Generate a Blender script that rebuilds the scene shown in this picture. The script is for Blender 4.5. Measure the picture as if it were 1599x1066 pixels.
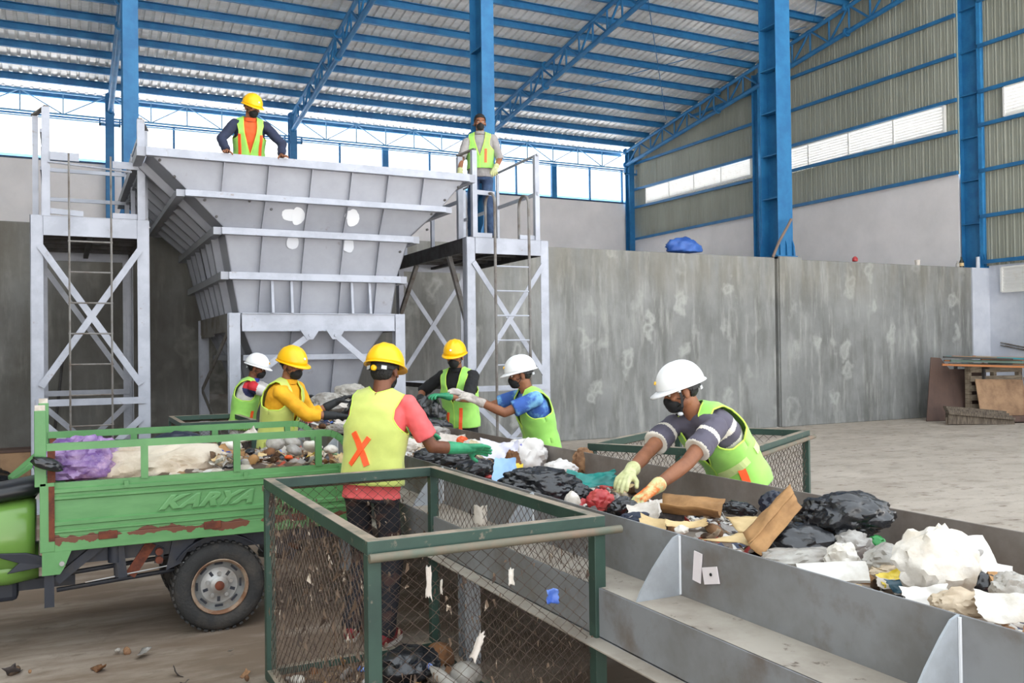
import bpy, bmesh, math, random
from mathutils import Vector, Matrix, Euler, noise
from mathutils.bvhtree import BVHTree
PI = math.pi
R = math.radians
SC = bpy.context.scene
COL = SC.collection
for o in list(bpy.data.objects):
    bpy.data.objects.remove(o)

# ------------------------------------------------------------------ camera
cam = bpy.data.cameras.new('camera')
cam.lens = 36 * 1390 / 1599
cam.sensor_width = 36
cam.clip_end = 400
camo = bpy.data.objects.new('camera', cam)
COL.objects.link(camo)
_B = Matrix(((1, 0, 0), (0, 0, -1), (0, 1, 0)))
_M = Matrix.Rotation(R(-26.7), 3, 'Z') @ Matrix.Rotation(R(0.65), 3, 'X') @ _B @ Matrix.Rotation(R(-0.72), 3, 'Z')
camo.matrix_world = Matrix.Translation((0, 0, 1.70)) @ _M.to_4x4()
SC.camera = camo

# ------------------------------------------------------------------ daylight
world = bpy.data.worlds.new('sky')
SC.world = world
world.use_nodes = True
wn = world.node_tree
wn.nodes.clear()
wo = wn.nodes.new('ShaderNodeOutputWorld')
wb = wn.nodes.new('ShaderNodeBackground')
wr = wn.nodes.new('ShaderNodeValToRGB')
wt = wn.nodes.new('ShaderNodeTexCoord')
ws = wn.nodes.new('ShaderNodeSeparateXYZ')
wn.links.new(wt.outputs['Generated'], ws.inputs[0])
wn.links.new(ws.outputs[2], wr.inputs[0])
wr.color_ramp.elements[0].position = 0.0
wr.color_ramp.elements[0].color = (1.0, 1.0, 1.0, 1)
wr.color_ramp.elements[1].position = 0.6
wr.color_ramp.elements[1].color = (0.86, 0.93, 1.0, 1)
wn.links.new(wr.outputs[0], wb.inputs[0])
wb.inputs[1].default_value = 1.55
wn.links.new(wb.outputs[0], wo.inputs[0])
sun = bpy.data.lights.new('sun', 'SUN')
sun.energy = 26.0
sun.angle = R(6)
sun.color = (1.0, 0.985, 0.97)
suno = bpy.data.objects.new('sun', sun)
COL.objects.link(suno)
suno.rotation_euler = (R(-35), R(8), 0)     # high sun beyond the rear of the hall: it falls on the yards, not inside
SC.view_settings.view_transform = 'Standard'
SC.view_settings.look = 'None'
SC.view_settings.gamma = 1
SC.view_settings.use_curve_mapping = False
SC.view_settings.exposure = 0.75

# ------------------------------------------------------------------ materials
def lin(c):
    r = []
    for v in c[:3]:
        v = v / 255
        r.append(v / 12.92 if v <= .04045 else ((v + .055) / 1.055) ** 2.4)
    return (r[0], r[1], r[2], 1)

MATS = {}
def mat(name, col, rough=.6, metal=0., col2=None, ns=4., stretch=(1, 1, 1), lo=.4, hi=.6,
        col3=None, ns3=12., lo3=.6, hi3=.68, bump=0., bs=30., spec=.5, alpha=1., trans=0., dust=None, coord='Object', detail=6, sheen=0.):
    if name in MATS:
        return MATS[name]
    m = bpy.data.materials.new(name)
    m.use_nodes = True
    nt = m.node_tree
    N, L = nt.nodes, nt.links
    b = N['Principled BSDF']
    b.inputs['Roughness'].default_value = rough
    b.inputs['Metallic'].default_value = metal
    b.inputs['Specular IOR Level'].default_value = spec
    if sheen:
        b.inputs['Sheen Weight'].default_value = sheen
    c = N.new('ShaderNodeRGB'); c.outputs[0].default_value = lin(col)
    cur = c.outputs[0]
    tc = N.new('ShaderNodeTexCoord')
    mp = N.new('ShaderNodeMapping'); mp.inputs['Scale'].default_value = stretch
    L.new(tc.outputs[coord], mp.inputs[0])
    def noise_ramp(scale, a, z, vec):
        n = N.new('ShaderNodeTexNoise'); n.inputs['Scale'].default_value = scale
        n.inputs['Detail'].default_value = detail; n.inputs['Roughness'].default_value = .62
        L.new(vec, n.inputs['Vector'])
        r = N.new('ShaderNodeMapRange'); r.inputs[1].default_value = a; r.inputs[2].default_value = z
        L.new(n.outputs['Fac'], r.inputs[0])
        return r.outputs[0]
    def mix(fac, a, bcol):
        x = N.new('ShaderNodeMix'); x.data_type = 'RGBA'
        L.new(fac, x.inputs['Factor']); L.new(a, x.inputs['A']); x.inputs['B'].default_value = lin(bcol)
        return x.outputs['Result']
    if col2 is not None:
        cur = mix(noise_ramp(ns, lo, hi, mp.outputs[0]), cur, col2)
    if col3 is not None:
        cur = mix(noise_ramp(ns3, lo3, hi3, tc.outputs[coord]), cur, col3)
    if dust is not None:
        g = N.new('ShaderNodeNewGeometry')
        s = N.new('ShaderNodeSeparateXYZ'); L.new(g.outputs['Normal'], s.inputs[0])
        r = N.new('ShaderNodeMapRange'); r.inputs[1].default_value = .6; r.inputs[2].default_value = .95
        L.new(s.outputs[2], r.inputs[0])
        k = N.new('ShaderNodeMath'); k.operation = 'MULTIPLY'
        n2 = noise_ramp(9, .25, .55, tc.outputs[coord])
        L.new(r.outputs[0], k.inputs[0]); L.new(n2, k.inputs[1])
        cur = mix(k.outputs[0], cur, dust)
    L.new(cur, b.inputs['Base Color'])
    if bump:
        n = N.new('ShaderNodeTexNoise'); n.inputs['Scale'].default_value = bs; n.inputs['Detail'].default_value = 5
        L.new(tc.outputs[coord], n.inputs['Vector'])
        bp = N.new('ShaderNodeBump'); bp.inputs['Strength'].default_value = bump; bp.inputs['Distance'].default_value = .02
        L.new(n.outputs['Fac'], bp.inputs['Height']); L.new(bp.outputs[0], b.inputs['Normal'])
    if alpha < 1:
        b.inputs['Alpha'].default_value = alpha
    if trans:
        b.inputs['Transmission Weight'].default_value = trans
        b.inputs['IOR'].default_value = 1.3
    MATS[name] = m
    return m

# ------------------------------------------------------------------ mesh builder (world coordinates)
class MB:
    def __init__(s):
        s.v = []; s.f = []; s.m = []
    def add(s, vs, fs, mi=0):
        o = len(s.v)
        s.v += [Vector(p) for p in vs]
        for f in fs:
            s.f.append(tuple(i + o for i in f)); s.m.append(mi)
        return s
    def box(s, x0, x1, y0, y1, z0, z1, mi=0):
        vs = [(x, y, z) for z in (z0, z1) for y in (y0, y1) for x in (x0, x1)]
        return s.add(vs, [(0, 2, 3, 1), (4, 5, 7, 6), (0, 1, 5, 4), (2, 6, 7, 3), (0, 4, 6, 2), (1, 3, 7, 5)], mi)
    def obox(s, c, size, rot=(0, 0, 0), mi=0):
        E = Euler(rot).to_matrix()
        a, b, d = [q / 2 for q in size]
        vs = [Vector(c) + E @ Vector((x, y, z)) for z in (-d, d) for y in (-b, b) for x in (-a, a)]
        return s.add(vs, [(0, 2, 3, 1), (4, 5, 7, 6), (0, 1, 5, 4), (2, 6, 7, 3), (0, 4, 6, 2), (1, 3, 7, 5)], mi)
    def frame(s, p0, p1, up=(0, 0, 1)):
        d = (Vector(p1) - Vector(p0)).normalized()
        u = Vector(up)
        if abs(d.dot(u)) > .99:
            u = Vector((0, 1, 0)) if abs(d.y) < .9 else Vector((1, 0, 0))
        a = d.cross(u).normalized()
        return d, a, a.cross(d).normalized()
    def prof(s, p0, p1, pts, up=(0, 0, 1), mi=0, closed=True):
        """extrude a 2-D section (a = sideways, u = up) from p0 to p1"""
        d, a, u = s.frame(p0, p1, up)
        p0, p1 = Vector(p0), Vector(p1)
        n = len(pts)
        vs = [p0 + a * x + u * y for x, y in pts] + [p1 + a * x + u * y for x, y in pts]
        fs = [(i, (i + 1) % n, (i + 1) % n + n, i + n) for i in range(n if closed else n - 1)]
        if closed:
            fs += [tuple(range(n - 1, -1, -1)), tuple(range(n, 2 * n))]
        return s.add(vs, fs, mi)
    def beam(s, p0, p1, w, h, up=(0, 0, 1), mi=0):
        w, h = w / 2, h / 2
        return s.prof(p0, p1, [(-w, -h), (w, -h), (w, h), (-w, h)], up, mi)
    def hbeam(s, p0, p1, w, h, t=.012, up=(0, 0, 1), mi=0):
        W, H = w / 2, h / 2
        s.beam(Vector(p0), Vector(p1), t, h - 2 * t, up, mi)
        d, a, u = s.frame(p0, p1, up)
        for k in (-1, 1):
            o = u * (k * (H - t / 2))
            s.beam(Vector(p0) + o, Vector(p1) + o, w, t, up, mi)
        return s
    def angle(s, p0, p1, w, t=.008, up=(0, 0, 1), fx=1, fy=1, mi=0):
        pts = [(0, 0), (w * fx, 0), (w * fx, t * fy), (t * fx, t * fy), (t * fx, w * fy), (0, w * fy)]
        return s.prof(p0, p1, pts, up, mi)
    def tube(s, pts, r, n=8, mi=0, cap=True):
        pts = [Vector(p) for p in pts]
        rr = r if isinstance(r, (list, tuple)) else [r] * len(pts)
        rings = []
        a = None
        for i, p in enumerate(pts):
            d = (pts[min(i + 1, len(pts) - 1)] - pts[max(i - 1, 0)])
            d = d.normalized() if d.length > 1e-9 else Vector((0, 0, 1))
            if a is None:
                t = Vector((0, 0, 1)) if abs(d.z) < .9 else Vector((1, 0, 0))
                a = d.cross(t).normalized()
            else:
                a = (a - d * a.dot(d))
                a = a.normalized() if a.length > 1e-6 else d.orthogonal().normalized()
            b = d.cross(a)
            rings.append([p + (a * math.cos(2 * PI * k / n) + b * math.sin(2 * PI * k / n)) * rr[i] for k in range(n)])
        vs = [q for g in rings for q in g]
        fs = []
        for i in range(len(pts) - 1):
            for k in range(n):
                k2 = (k + 1) % n
                fs.append((i * n + k, i * n + k2, (i + 1) * n + k2, (i + 1) * n + k))
        if cap:
            fs += [tuple(range(n - 1, -1, -1)), tuple((len(pts) - 1) * n + k for k in range(n))]
        return s.add(vs, fs, mi)
    def lathe(s, prof, c, axis=(0, 0, 1), n=24, mi=0, sx=1., sy=1., cap=True):
        """prof = [(radius, height)] round an axis through c"""
        ax = Vector(axis).normalized()
        a = ax.orthogonal().normalized() if abs(ax.z) < .99 else Vector((1, 0, 0))
        b = ax.cross(a)
        vs = []
        for r_, h in prof:
            for k in range(n):
                t = 2 * PI * k / n
                vs.append(Vector(c) + ax * h + a * (r_ * math.cos(t) * sx) + b * (r_ * math.sin(t) * sy))
        fs = []
        for i in range(len(prof) - 1):
            for k in range(n):
                k2 = (k + 1) % n
                fs.append((i * n + k, i * n + k2, (i + 1) * n + k2, (i + 1) * n + k))
        if cap and prof[0][0] > 1e-4:
            fs.append(tuple(range(n - 1, -1, -1)))
        if cap and prof[-1][0] > 1e-4:
            fs.append(tuple((len(prof) - 1) * n + k for k in range(n)))
        return s.add(vs, fs, mi)
    def plate(s, poly, off, mi=0):
        """a flat polygon of 3-D points thickened by the vector off"""
        n = len(poly)
        off = Vector(off)
        vs = [Vector(p) for p in poly] + [Vector(p) + off for p in poly]
        fs = [tuple(range(n - 1, -1, -1)), tuple(range(n, 2 * n))]
        fs += [(i, (i + 1) % n, (i + 1) % n + n, i + n) for i in range(n)]
        return s.add(vs, fs, mi)
    def ellip(s, c, r, n=12, mi=0, rot=(0, 0, 0)):
        E = Euler(rot).to_matrix()
        vs, fs = [], []
        h = n // 2
        for i in range(h + 1):
            p = PI * i / h
            for k in range(n):
                t = 2 * PI * k / n
                vs.append(Vector(c) + E @ Vector((r[0] * math.sin(p) * math.cos(t), r[1] * math.sin(p) * math.sin(t), r[2] * math.cos(p))))
        for i in range(h):
            for k in range(n):
                k2 = (k + 1) % n
                fs.append((i * n + k, (i + 1) * n + k, (i + 1) * n + k2, i * n + k2))
        return s.add(vs, fs, mi)
    def build(s, name, mats, parent=None, smooth=False, bevel=0., clean=True):
        me = bpy.data.meshes.new(name)
        if parent is not None:
            inv = parent.matrix_basis.inverted()
            if parent.parent is not None:
                inv = (parent.parent.matrix_basis @ parent.matrix_basis).inverted()
            vs = [inv @ p for p in s.v]
            org = Vector((0, 0, 0))
        else:
            lo = Vector([min(p[i] for p in s.v) for i in range(3)])
            hi = Vector([max(p[i] for p in s.v) for i in range(3)])
            org = Vector(((lo.x + hi.x) / 2, (lo.y + hi.y) / 2, lo.z))
            vs = [p - org for p in s.v]
        me.from_pydata([tuple(p) for p in vs], [], s.f)
        if not isinstance(mats, (list, tuple)):
            mats = [mats]
        for m in mats:
            me.materials.append(m)
        me.polygons.foreach_set('material_index', s.m)
        if clean:
            bm = bmesh.new(); bm.from_mesh(me)
            bmesh.ops.remove_doubles(bm, verts=bm.verts, dist=1e-5)
            bmesh.ops.recalc_face_normals(bm, faces=bm.faces)
            bm.to_mesh(me); bm.free()
        if smooth:
            me.polygons.foreach_set('use_smooth', [True] * len(me.polygons))
        o = bpy.data.objects.new(name, me)
        COL.objects.link(o)
        o.location = org
        if parent is not None:
            o.parent = parent
        if bevel:
            b = o.modifiers.new('bevel', 'BEVEL'); b.width = bevel; b.segments = 2; b.limit_method = 'ANGLE'
        if smooth and smooth != 'all':
            try:
                me.set_sharp_from_angle(angle=R(smooth if isinstance(smooth, (int, float)) and smooth > 1 else 45))
            except Exception:
                pass
        return o

def tag(o, label=None, cat=None, group=None, kind=None):
    if label: o['label'] = label
    if cat: o['category'] = cat
    if group: o['group'] = group
    if kind: o['kind'] = kind
    return o
def thing(name, loc, label, cat, group=None, rz=0.):
    o = bpy.data.objects.new(name, None)
    COL.objects.link(o)
    o.empty_display_size = .1
    o.location = loc
    o.rotation_euler = (0, 0, rz)
    bpy.context.view_layer.update()
    return tag(o, label, cat, group)
def struct(o):
    o['kind'] = 'structure'
    return o
def kids(o):
    return [c for c in bpy.data.objects if c.parent == o]
def dup(o, loc, rz=None, label=None, parent=None):
    c = o.copy(); COL.objects.link(c); c.parent = parent
    c.location = loc
    if rz is not None: c.rotation_euler = (0, 0, rz)
    if label: c['label'] = label
    for ch in kids(o):
        d = ch.copy(); COL.objects.link(d); d.parent = c
        for g in kids(ch):
            e = g.copy(); COL.objects.link(e); e.parent = d
    return c
ORD = ['first', 'second', 'third', 'fourth', 'fifth', 'sixth', 'seventh', 'eighth', 'ninth', 'tenth', 'eleventh', 'twelfth',
       'thirteenth', 'fourteenth', 'fifteenth', 'sixteenth', 'seventeenth', 'eighteenth', 'nineteenth', 'twentieth']
# ================================================================== materials of the hall
M_BLUE = mat('blue steel paint', (42, 112, 160), .45, col2=(34, 98, 146), ns=3, spec=.4)
M_BLUE2 = mat('pale blue steel paint', (96, 150, 190), .35, spec=.5)
M_ROOF = mat('zinc roof sheet', (228, 227, 225), .42, .25, col2=(210, 208, 204), ns=1.2, stretch=(.6, 4, 1))
M_OLIVE = mat('olive wall sheet', (150, 152, 140), .55, col2=(138, 140, 128), ns=.8, stretch=(1, 1, .25), spec=.3)
M_PLASTER = mat('off white plaster', (226, 221, 220), .85, col2=(212, 208, 207), ns=1.0, lo=.35, hi=.7, bump=.05, bs=20)
M_WHITEP = mat('white painted plaster', (205, 208, 216), .8, col2=(190, 194, 204), ns=1.5)
M_LOUV = mat('white louvre', (240, 240, 238), .5, col2=(224, 220, 214), ns=6, lo=.55, hi=.75)
M_GLASS = None

def concrete_mat():
    m = bpy.data.materials.new('raw concrete')
    m.use_nodes = True
    N, L = m.node_tree.nodes, m.node_tree.links
    b = N['Principled BSDF']; b.inputs['Roughness'].default_value = .85; b.inputs['Specular IOR Level'].default_value = .25
    g = N.new('ShaderNodeNewGeometry')
    def nz(scale, st, a, z, det=6, dist=0.):
        mp = N.new('ShaderNodeMapping'); mp.inputs['Scale'].default_value = st
        L.new(g.outputs['Position'], mp.inputs[0])
        n = N.new('ShaderNodeTexNoise'); n.inputs['Scale'].default_value = scale; n.inputs['Detail'].default_value = det
        n.inputs['Roughness'].default_value = .65; n.inputs['Distortion'].default_value = dist
        L.new(mp.outputs[0], n.inputs[0])
        r = N.new('ShaderNodeMapRange'); r.inputs[1].default_value = a; r.inputs[2].default_value = z
        L.new(n.outputs['Fac'], r.inputs[0]); return r.outputs[0]
    def mix(f, a, c):
        x = N.new('ShaderNodeMix'); x.data_type = 'RGBA'
        L.new(f, x.inputs['Factor'])
        if hasattr(a, 'is_linked'): L.new(a, x.inputs['A'])
        else: x.inputs['A'].default_value = lin(a)
        x.inputs['B'].default_value = lin(c); return x.outputs['Result']
    def mul(a, c):
        k = N.new('ShaderNodeMath'); k.operation = 'MULTIPLY'; L.new(a, k.inputs[0])
        if hasattr(c, 'is_linked'): L.new(c, k.inputs[1])
        else: k.inputs[1].default_value = c
        return k.outputs[0]
    c = mix(nz(.7, (1, 1, 1), .3, .7), (151, 152, 150), (119, 120, 118))
    c = mix(mul(nz(2.0, (1.6, 1, .3), .46, .68), .62), c, (100, 100, 95))       # drips
    c = mix(mul(nz(2.2, (2.6, 1, .35), .52, .7), .6), c, (178, 178, 173))         # pale runs
    # pale patched tie-hole rings: rows of blotches along the wall
    v = N.new('ShaderNodeTexVoronoi'); v.inputs['Scale'].default_value = 1.7; v.inputs['Randomness'].default_value = .9
    mp = N.new('ShaderNodeMapping'); mp.inputs['Scale'].default_value = (1, .01, .62)
    n = N.new('ShaderNodeTexNoise'); n.inputs['Scale'].default_value = 3.; n.inputs['Detail'].default_value = 3
    L.new(g.outputs['Position'], n.inputs[0])
    mm = N.new('ShaderNodeVectorMath'); mm.operation = 'MULTIPLY_ADD'
    L.new(n.outputs['Color'], mm.inputs[0]); mm.inputs[1].default_value = (.55, 0, .9)
    L.new(g.outputs['Position'], mm.inputs[2]); L.new(mm.outputs[0], mp.inputs[0]); L.new(mp.outputs[0], v.inputs[0])
    r = N.new('ShaderNodeValToRGB'); e = r.color_ramp.elements
    e[0].position = .06; e[0].color = (0.15, 0.15, 0.15, 1); e[1].position = .3; e[1].color = (0, 0, 0, 1)
    e.new(.17).color = (1, 1, 1, 1)
    L.new(v.outputs['Distance'], r.inputs[0])
    c = mix(mul(mul(r.outputs[0], nz(.5, (1, 1, 1), .36, .52)), .62), c, (182, 183, 178))
    s0 = N.new('ShaderNodeSeparateXYZ'); L.new(g.outputs['Position'], s0.inputs[0])
    zl = N.new('ShaderNodeMapRange'); zl.inputs[1].default_value = 2.6; zl.inputs[2].default_value = 3.2
    L.new(s0.outputs[2], zl.inputs[0])
    c = mix(mul(mul(zl.outputs[0], nz(1.1, (2, 1, .5), .35, .6)), .45), c, (128, 122, 108))
    # darker, browner left part of the wall (behind the hopper)
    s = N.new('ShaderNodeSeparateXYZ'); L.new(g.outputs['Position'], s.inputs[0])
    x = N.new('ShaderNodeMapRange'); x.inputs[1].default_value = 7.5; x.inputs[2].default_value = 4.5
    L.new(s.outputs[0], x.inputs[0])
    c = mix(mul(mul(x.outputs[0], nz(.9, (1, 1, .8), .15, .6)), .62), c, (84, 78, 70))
    L.new(c, b.inputs['Base Color'])
    bp = N.new('ShaderNodeBump'); bp.inputs['Strength'].default_value = .15; bp.inputs['Distance'].default_value = .03
    L.new(nz(9, (1, 1, 1), 0, 1), bp.inputs['Height']); L.new(bp.outputs[0], b.inputs['Normal'])
    return m
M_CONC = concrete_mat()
def floor_mat():
    m = bpy.data.materials.new('dusty concrete floor')
    m.use_nodes = True
    N, L = m.node_tree.nodes, m.node_tree.links
    b = N['Principled BSDF']; b.inputs['Roughness'].default_value = .75; b.inputs['Specular IOR Level'].default_value = .3
    g = N.new('ShaderNodeNewGeometry')
    def nz(scale, st, a, z):
        mp = N.new('ShaderNodeMapping'); mp.inputs['Scale'].default_value = st
        mp.inputs['Rotation'].default_value = (0, 0, R(10))
        L.new(g.outputs['Position'], mp.inputs[0])
        n = N.new('ShaderNodeTexNoise'); n.inputs['Scale'].default_value = scale; n.inputs['Detail'].default_value = 7
        n.inputs['Roughness'].default_value = .65
        L.new(mp.outputs[0], n.inputs[0])
        r = N.new('ShaderNodeMapRange'); r.inputs[1].default_value = a; r.inputs[2].default_value = z
        L.new(n.outputs['Fac'], r.inputs[0]); return r.outputs[0]
    def mix(f, a, c):
        x = N.new('ShaderNodeMix'); x.data_type = 'RGBA'
        L.new(f, x.inputs['Factor'])
        if hasattr(a, 'is_linked'): L.new(a, x.inputs['A'])
        else: x.inputs['A'].default_value = lin(a)
        x.inputs['B'].default_value = lin(c); return x.outputs['Result']
    c = mix(nz(.7, (.85, 1.25, 1), .3, .7), (192, 181, 168), (164, 153, 140))
    c = mix(nz(2.2, (.8, 1.4, 1), .5, .8), c, (140, 129, 116))
    # brown mud trodden round the sorting line
    s = N.new('ShaderNodeSeparateXYZ'); L.new(g.outputs['Position'], s.inputs[0])
    x = N.new('ShaderNodeMapRange'); x.inputs[1].default_value = 4.2; x.inputs[2].default_value = 2.4
    L.new(s.outputs[0], x.inputs[0])
    k = N.new('ShaderNodeMath'); k.operation = 'MULTIPLY'; L.new(x.outputs[0], k.inputs[0]); L.new(nz(1.3, (.5, 1.8, 1), .2, .55), k.inputs[1])
    k2 = N.new('ShaderNodeMath'); k2.operation = 'MULTIPLY'; L.new(k.outputs[0], k2.inputs[0]); k2.inputs[1].default_value = .9
    c = mix(k2.outputs[0], c, (108, 90, 74))
    c = mix(nz(5, (.8, 1.2, 1), .56, .72), c, (112, 98, 84))
    c = mix(nz(22, (1, 1, 1), .62, .7), c, (120, 106, 92))
    L.new(c, b.inputs['Base Color'])
    bp = N.new('ShaderNodeBump'); bp.inputs['Strength'].default_value = .1; bp.inputs['Distance'].default_value = .02
    L.new(nz(14, (1, 1, 1), 0, 1), bp.inputs['Height']); L.new(bp.outputs[0], b.inputs['Normal'])
    return m
M_FLOOR = floor_mat()

# ================================================================== setting
struct(MB().box(-14, 20.8, -10, 14.6, -.2, 0).build('floor', M_FLOOR))
struct(MB().box(-14, 20.8, 15.3, 30.2, 3.2, 3.55).build('floor', mat('raised concrete slab', (186, 186, 186), .85, col2=(166, 166, 166))))
w = MB().box(-14, 13.72, 14.6, 15.3, 0, 3.66)
w.box(13.78, 20.1, 14.58, 15.3, 0, 3.64)
w.box(13.72, 13.78, 14.66, 15.3, 0, 3.6)              # dark joint
w.box(13.80, 14.45, 14.54, 14.60, 0, 3.69)            # shallow pilaster
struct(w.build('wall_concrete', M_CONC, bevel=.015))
struct(MB().box(20.1, 20.75, 14.55, 15.3, 0, 3.64).build('wall_corner_pier', M_WHITEP))
# rear wall, light plaster, with the open band above it
struct(MB().box(-14, 20.5, 30, 30.25, 3.5, 7.6).build('wall_rear', M_PLASTER))
# right wall: plaster below, sheet above, from the rear corner towards the camera
struct(MB().box(20.6, 20.8, 15.25, 30.2, 3.5, 6.12).build('wall_right_upper', M_PLASTER))
struct(MB().box(20.75, 21.0, 4.0, 14.55, 0, 3.75).build('wall_right_lower', M_WHITEP))

def sheet_wall(y0, y1, z0, ztop0, ztop1, x, holes):
    """box-rib cladding running vertically; every rib really stands out. holes = (ya, yb, za, zb)"""
    mb = MB()
    p = .2
    n = int(round((y1 - y0) / p))
    for i in range(n):
        ya = y0 + i * p
        sec = [(ya, 0), (ya + .045, 0), (ya + .06, .012), (ya + .085, .012), (ya + .1, 0),
               (ya + .13, 0), (ya + .137, .008), (ya + .153, .008), (ya + .16, 0), (ya + .2, 0)]
        zt = ztop0 + (ztop1 - ztop0) * (ya - y0) / (y1 - y0)
        spans = [(z0, zt)]
        if i % 5 == 0: sec = [(ya, 0), (ya + .012, -.02)] + sec[1:]
        for h in holes:
            if h[0] - .1 < ya < h[1] - .1:
                spans = [(z0, h[2]), (h[3], zt)]
        for a, b in spans:
            vs = []
            for yy, dd in sec:
                vs += [(x - dd, yy, a), (x - dd, yy, b)]
            mb.add(vs, [(2 * k, 2 * k + 1, 2 * k + 3, 2 * k + 2) for k in range(len(sec) - 1)])
            mb.add([(x + .02, sec[0][0], a), (x + .02, sec[0][0], b), (x + .02, sec[-1][0], b), (x + .02, sec[-1][0], a)], [(0, 1, 2, 3)])
    return mb
holes = [(24.0, 28.9, 7.42, 8.12), (15.6, 22.0, 7.30, 7.98), (7.0, 13.9, 7.30, 7.98)]
roofz = lambda y: 9.9 + .162 * (30 - y)
holes2 = [(22.9, 28.9, 7.45, 8.1), (15.6, 22.0, 7.25, 8.0), (7.0, 14.0, 7.3, 8.05)]
struct(sheet_wall(15.25, 30.0, 6.1, roofz(15.2) + .05, roofz(30) + .05, 20.62, holes2[:2]).build('wall_right_sheet', M_OLIVE, clean=False))
struct(MB().box(20.9, 21.0, 14.4, 15.5, 3.6, 13).build('wall_right_infill', M_OLIVE))
struct(sheet_wall(4.0, 14.6, 3.7, roofz(4) + .05, roofz(14.6) + .05, 20.74, holes2[2:]).build('wall_right_sheet', M_OLIVE, clean=False))

struct(MB().box(-6.7, -6.5, -1, 30.2, 0, 14).build('wall_left_light_block', M_OLIVE))  # unseen wall, added close by to darken the left side of the hopper
# white louvred windows
M_LFR = mat('louvre frame paint', (226, 225, 220), .5)
def louvre(n, x, y0, y1, z0, z1, bays, slats):
    fr = MB()
    for z in (z0, z1): fr.box(x - .05, x + .03, y0, y1, z - .02, z + .02)
    for i in range(bays + 1):
        y = y0 + (y1 - y0) * i / bays
        fr.box(x - .06, x + .03, y - .025, y + .025, z0, z1)
    o = struct(fr.build('window_%d' % n, M_LFR))
    sl = MB()
    for i in range(slats):
        z = z0 + (z1 - z0) * (i + .5) / slats
        h = (z1 - z0) / slats
        sl.plate([(x - .045, y0, z + h * .45), (x + .02, y0, z - h * .75), (x + .02, y1, z - h * .75), (x - .045, y1, z + h * .45)], (.004, 0, .004))
    q = sl.build('slats', M_LOUV, o, clean=False)
    return o
louvre(1, 20.58, 22.9, 28.9, 7.47, 8.08, 4, 9)
louvre(2, 20.58, 15.6, 21.9, 7.27, 7.98, 4, 9)
louvre(3, 20.68, 7.0, 14.0, 7.32, 8.03, 4, 9)
louvre(4, 20.68, 10.9, 14.15, 3.02, 3.62, 2, 8)

# open band above the rear wall: mullions and sill
sill = MB().beam((-14, 30.02, 7.63), (20.4, 30.02, 7.63), .1, .06)
struct(sill.build('trim_1', mat('dark blue sill', (30, 62, 92), .5)))
o = MB()
for x in (-9.5, -6.2, -2.2, -.42, 3.15, 5.0, 8.53, 11.85, 15.36, 18.63, 20.15): o.box(x - .03, x + .03, 29.98, 30.06, 7.62, 8.95)
for x in (-4.2, 10.17, 17.0): o.box(x - .11, x + .11, 29.96, 30.08, 7.62, 8.95)
o.box(-14, 20.4, 30.0, 30.04, 8.93, 8.98)
struct(o.build('window_5', M_BLUE, clean=False))

# columns on the concrete wall line
def h_column(x, y, z0, z1, w, d, label, base=True, stiff=()):
    t = thing('steel_column', (x, y, z0), label, 'column', 'tall blue columns on the concrete wall' if base else None)
    b = MB()
    # H section: flanges face the front and rear, the web runs back between them (y = front face)
    b.box(x - w / 2, x + w / 2, y, y + .02, z0, z1)
    b.box(x - w / 2, x + w / 2, y + d - .02, y + d, z0, z1)
    b.box(x - .008, x + .008, y + .02, y + d - .02, z0, z1)
    b.build('shaft', M_BLUE, t)
    for z in stiff:
        MB().box(x - w / 2 + .01, x - .008, y + .02, y + d - .02, z - .012, z + .012).build('stiffener', M_BLUE, t)
        MB().box(x + .008, x + w / 2 - .01, y + .02, y + d - .02, z - .012, z + .012).build('stiffener', M_BLUE, t)
    if base:
        g = MB().box(x - w / 2 - .08, x + w / 2 + .08, y - .06, min(y + d + .06, 15.28), z0, z0 + .03)
        g.build('base_plate', M_BLUE, t)
        for sx in (-1, 1):
            xx = x + sx * w / 2
            for yy in (y, y + d - .02):
                MB().plate([(xx, yy, z0 + .03), (xx + sx * .075, yy, z0 + .03), (xx + sx * .05, yy, z0 + .25), (xx, yy, z0 + .38)], (0, .02, 0)).build('gusset', M_BLUE, t)
        for xx in (x - w / 2 + .01, x - .01, x + w / 2 - .03):
            MB().plate([(xx, y, z0 + .03), (xx, y - .055, z0 + .03), (xx, y - .045, z0 + .25), (xx, y, z0 + .38)], (.02, 0, 0)).build('gusset', M_BLUE, t)
    return t
ZT = 12.2
def zrange(a, b, s):
    r = []
    while a < b: r.append(a); a += s
    return r
h_column(.93, 14.68, 3.66, ZT, .22, .52, 'tall blue steel column behind the left access tower', stiff=())
h_column(6.96, 14.68, 3.66, ZT, .25, .52, 'tall blue steel column behind the bareheaded man on the right platform', stiff=zrange(4.6, 12, 1.35))
h_column(14.12, 14.68, 3.69, ZT, .42, .52, 'tall blue steel column on the concrete wall, above its dark vertical joint', stiff=zrange(5.0, 12, .95))
h_column(20.74, 14.68, 3.64, ZT, .27, .52, 'tall blue steel column at the right end of the concrete wall', stiff=zrange(4.8, 12, 1.1))
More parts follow.
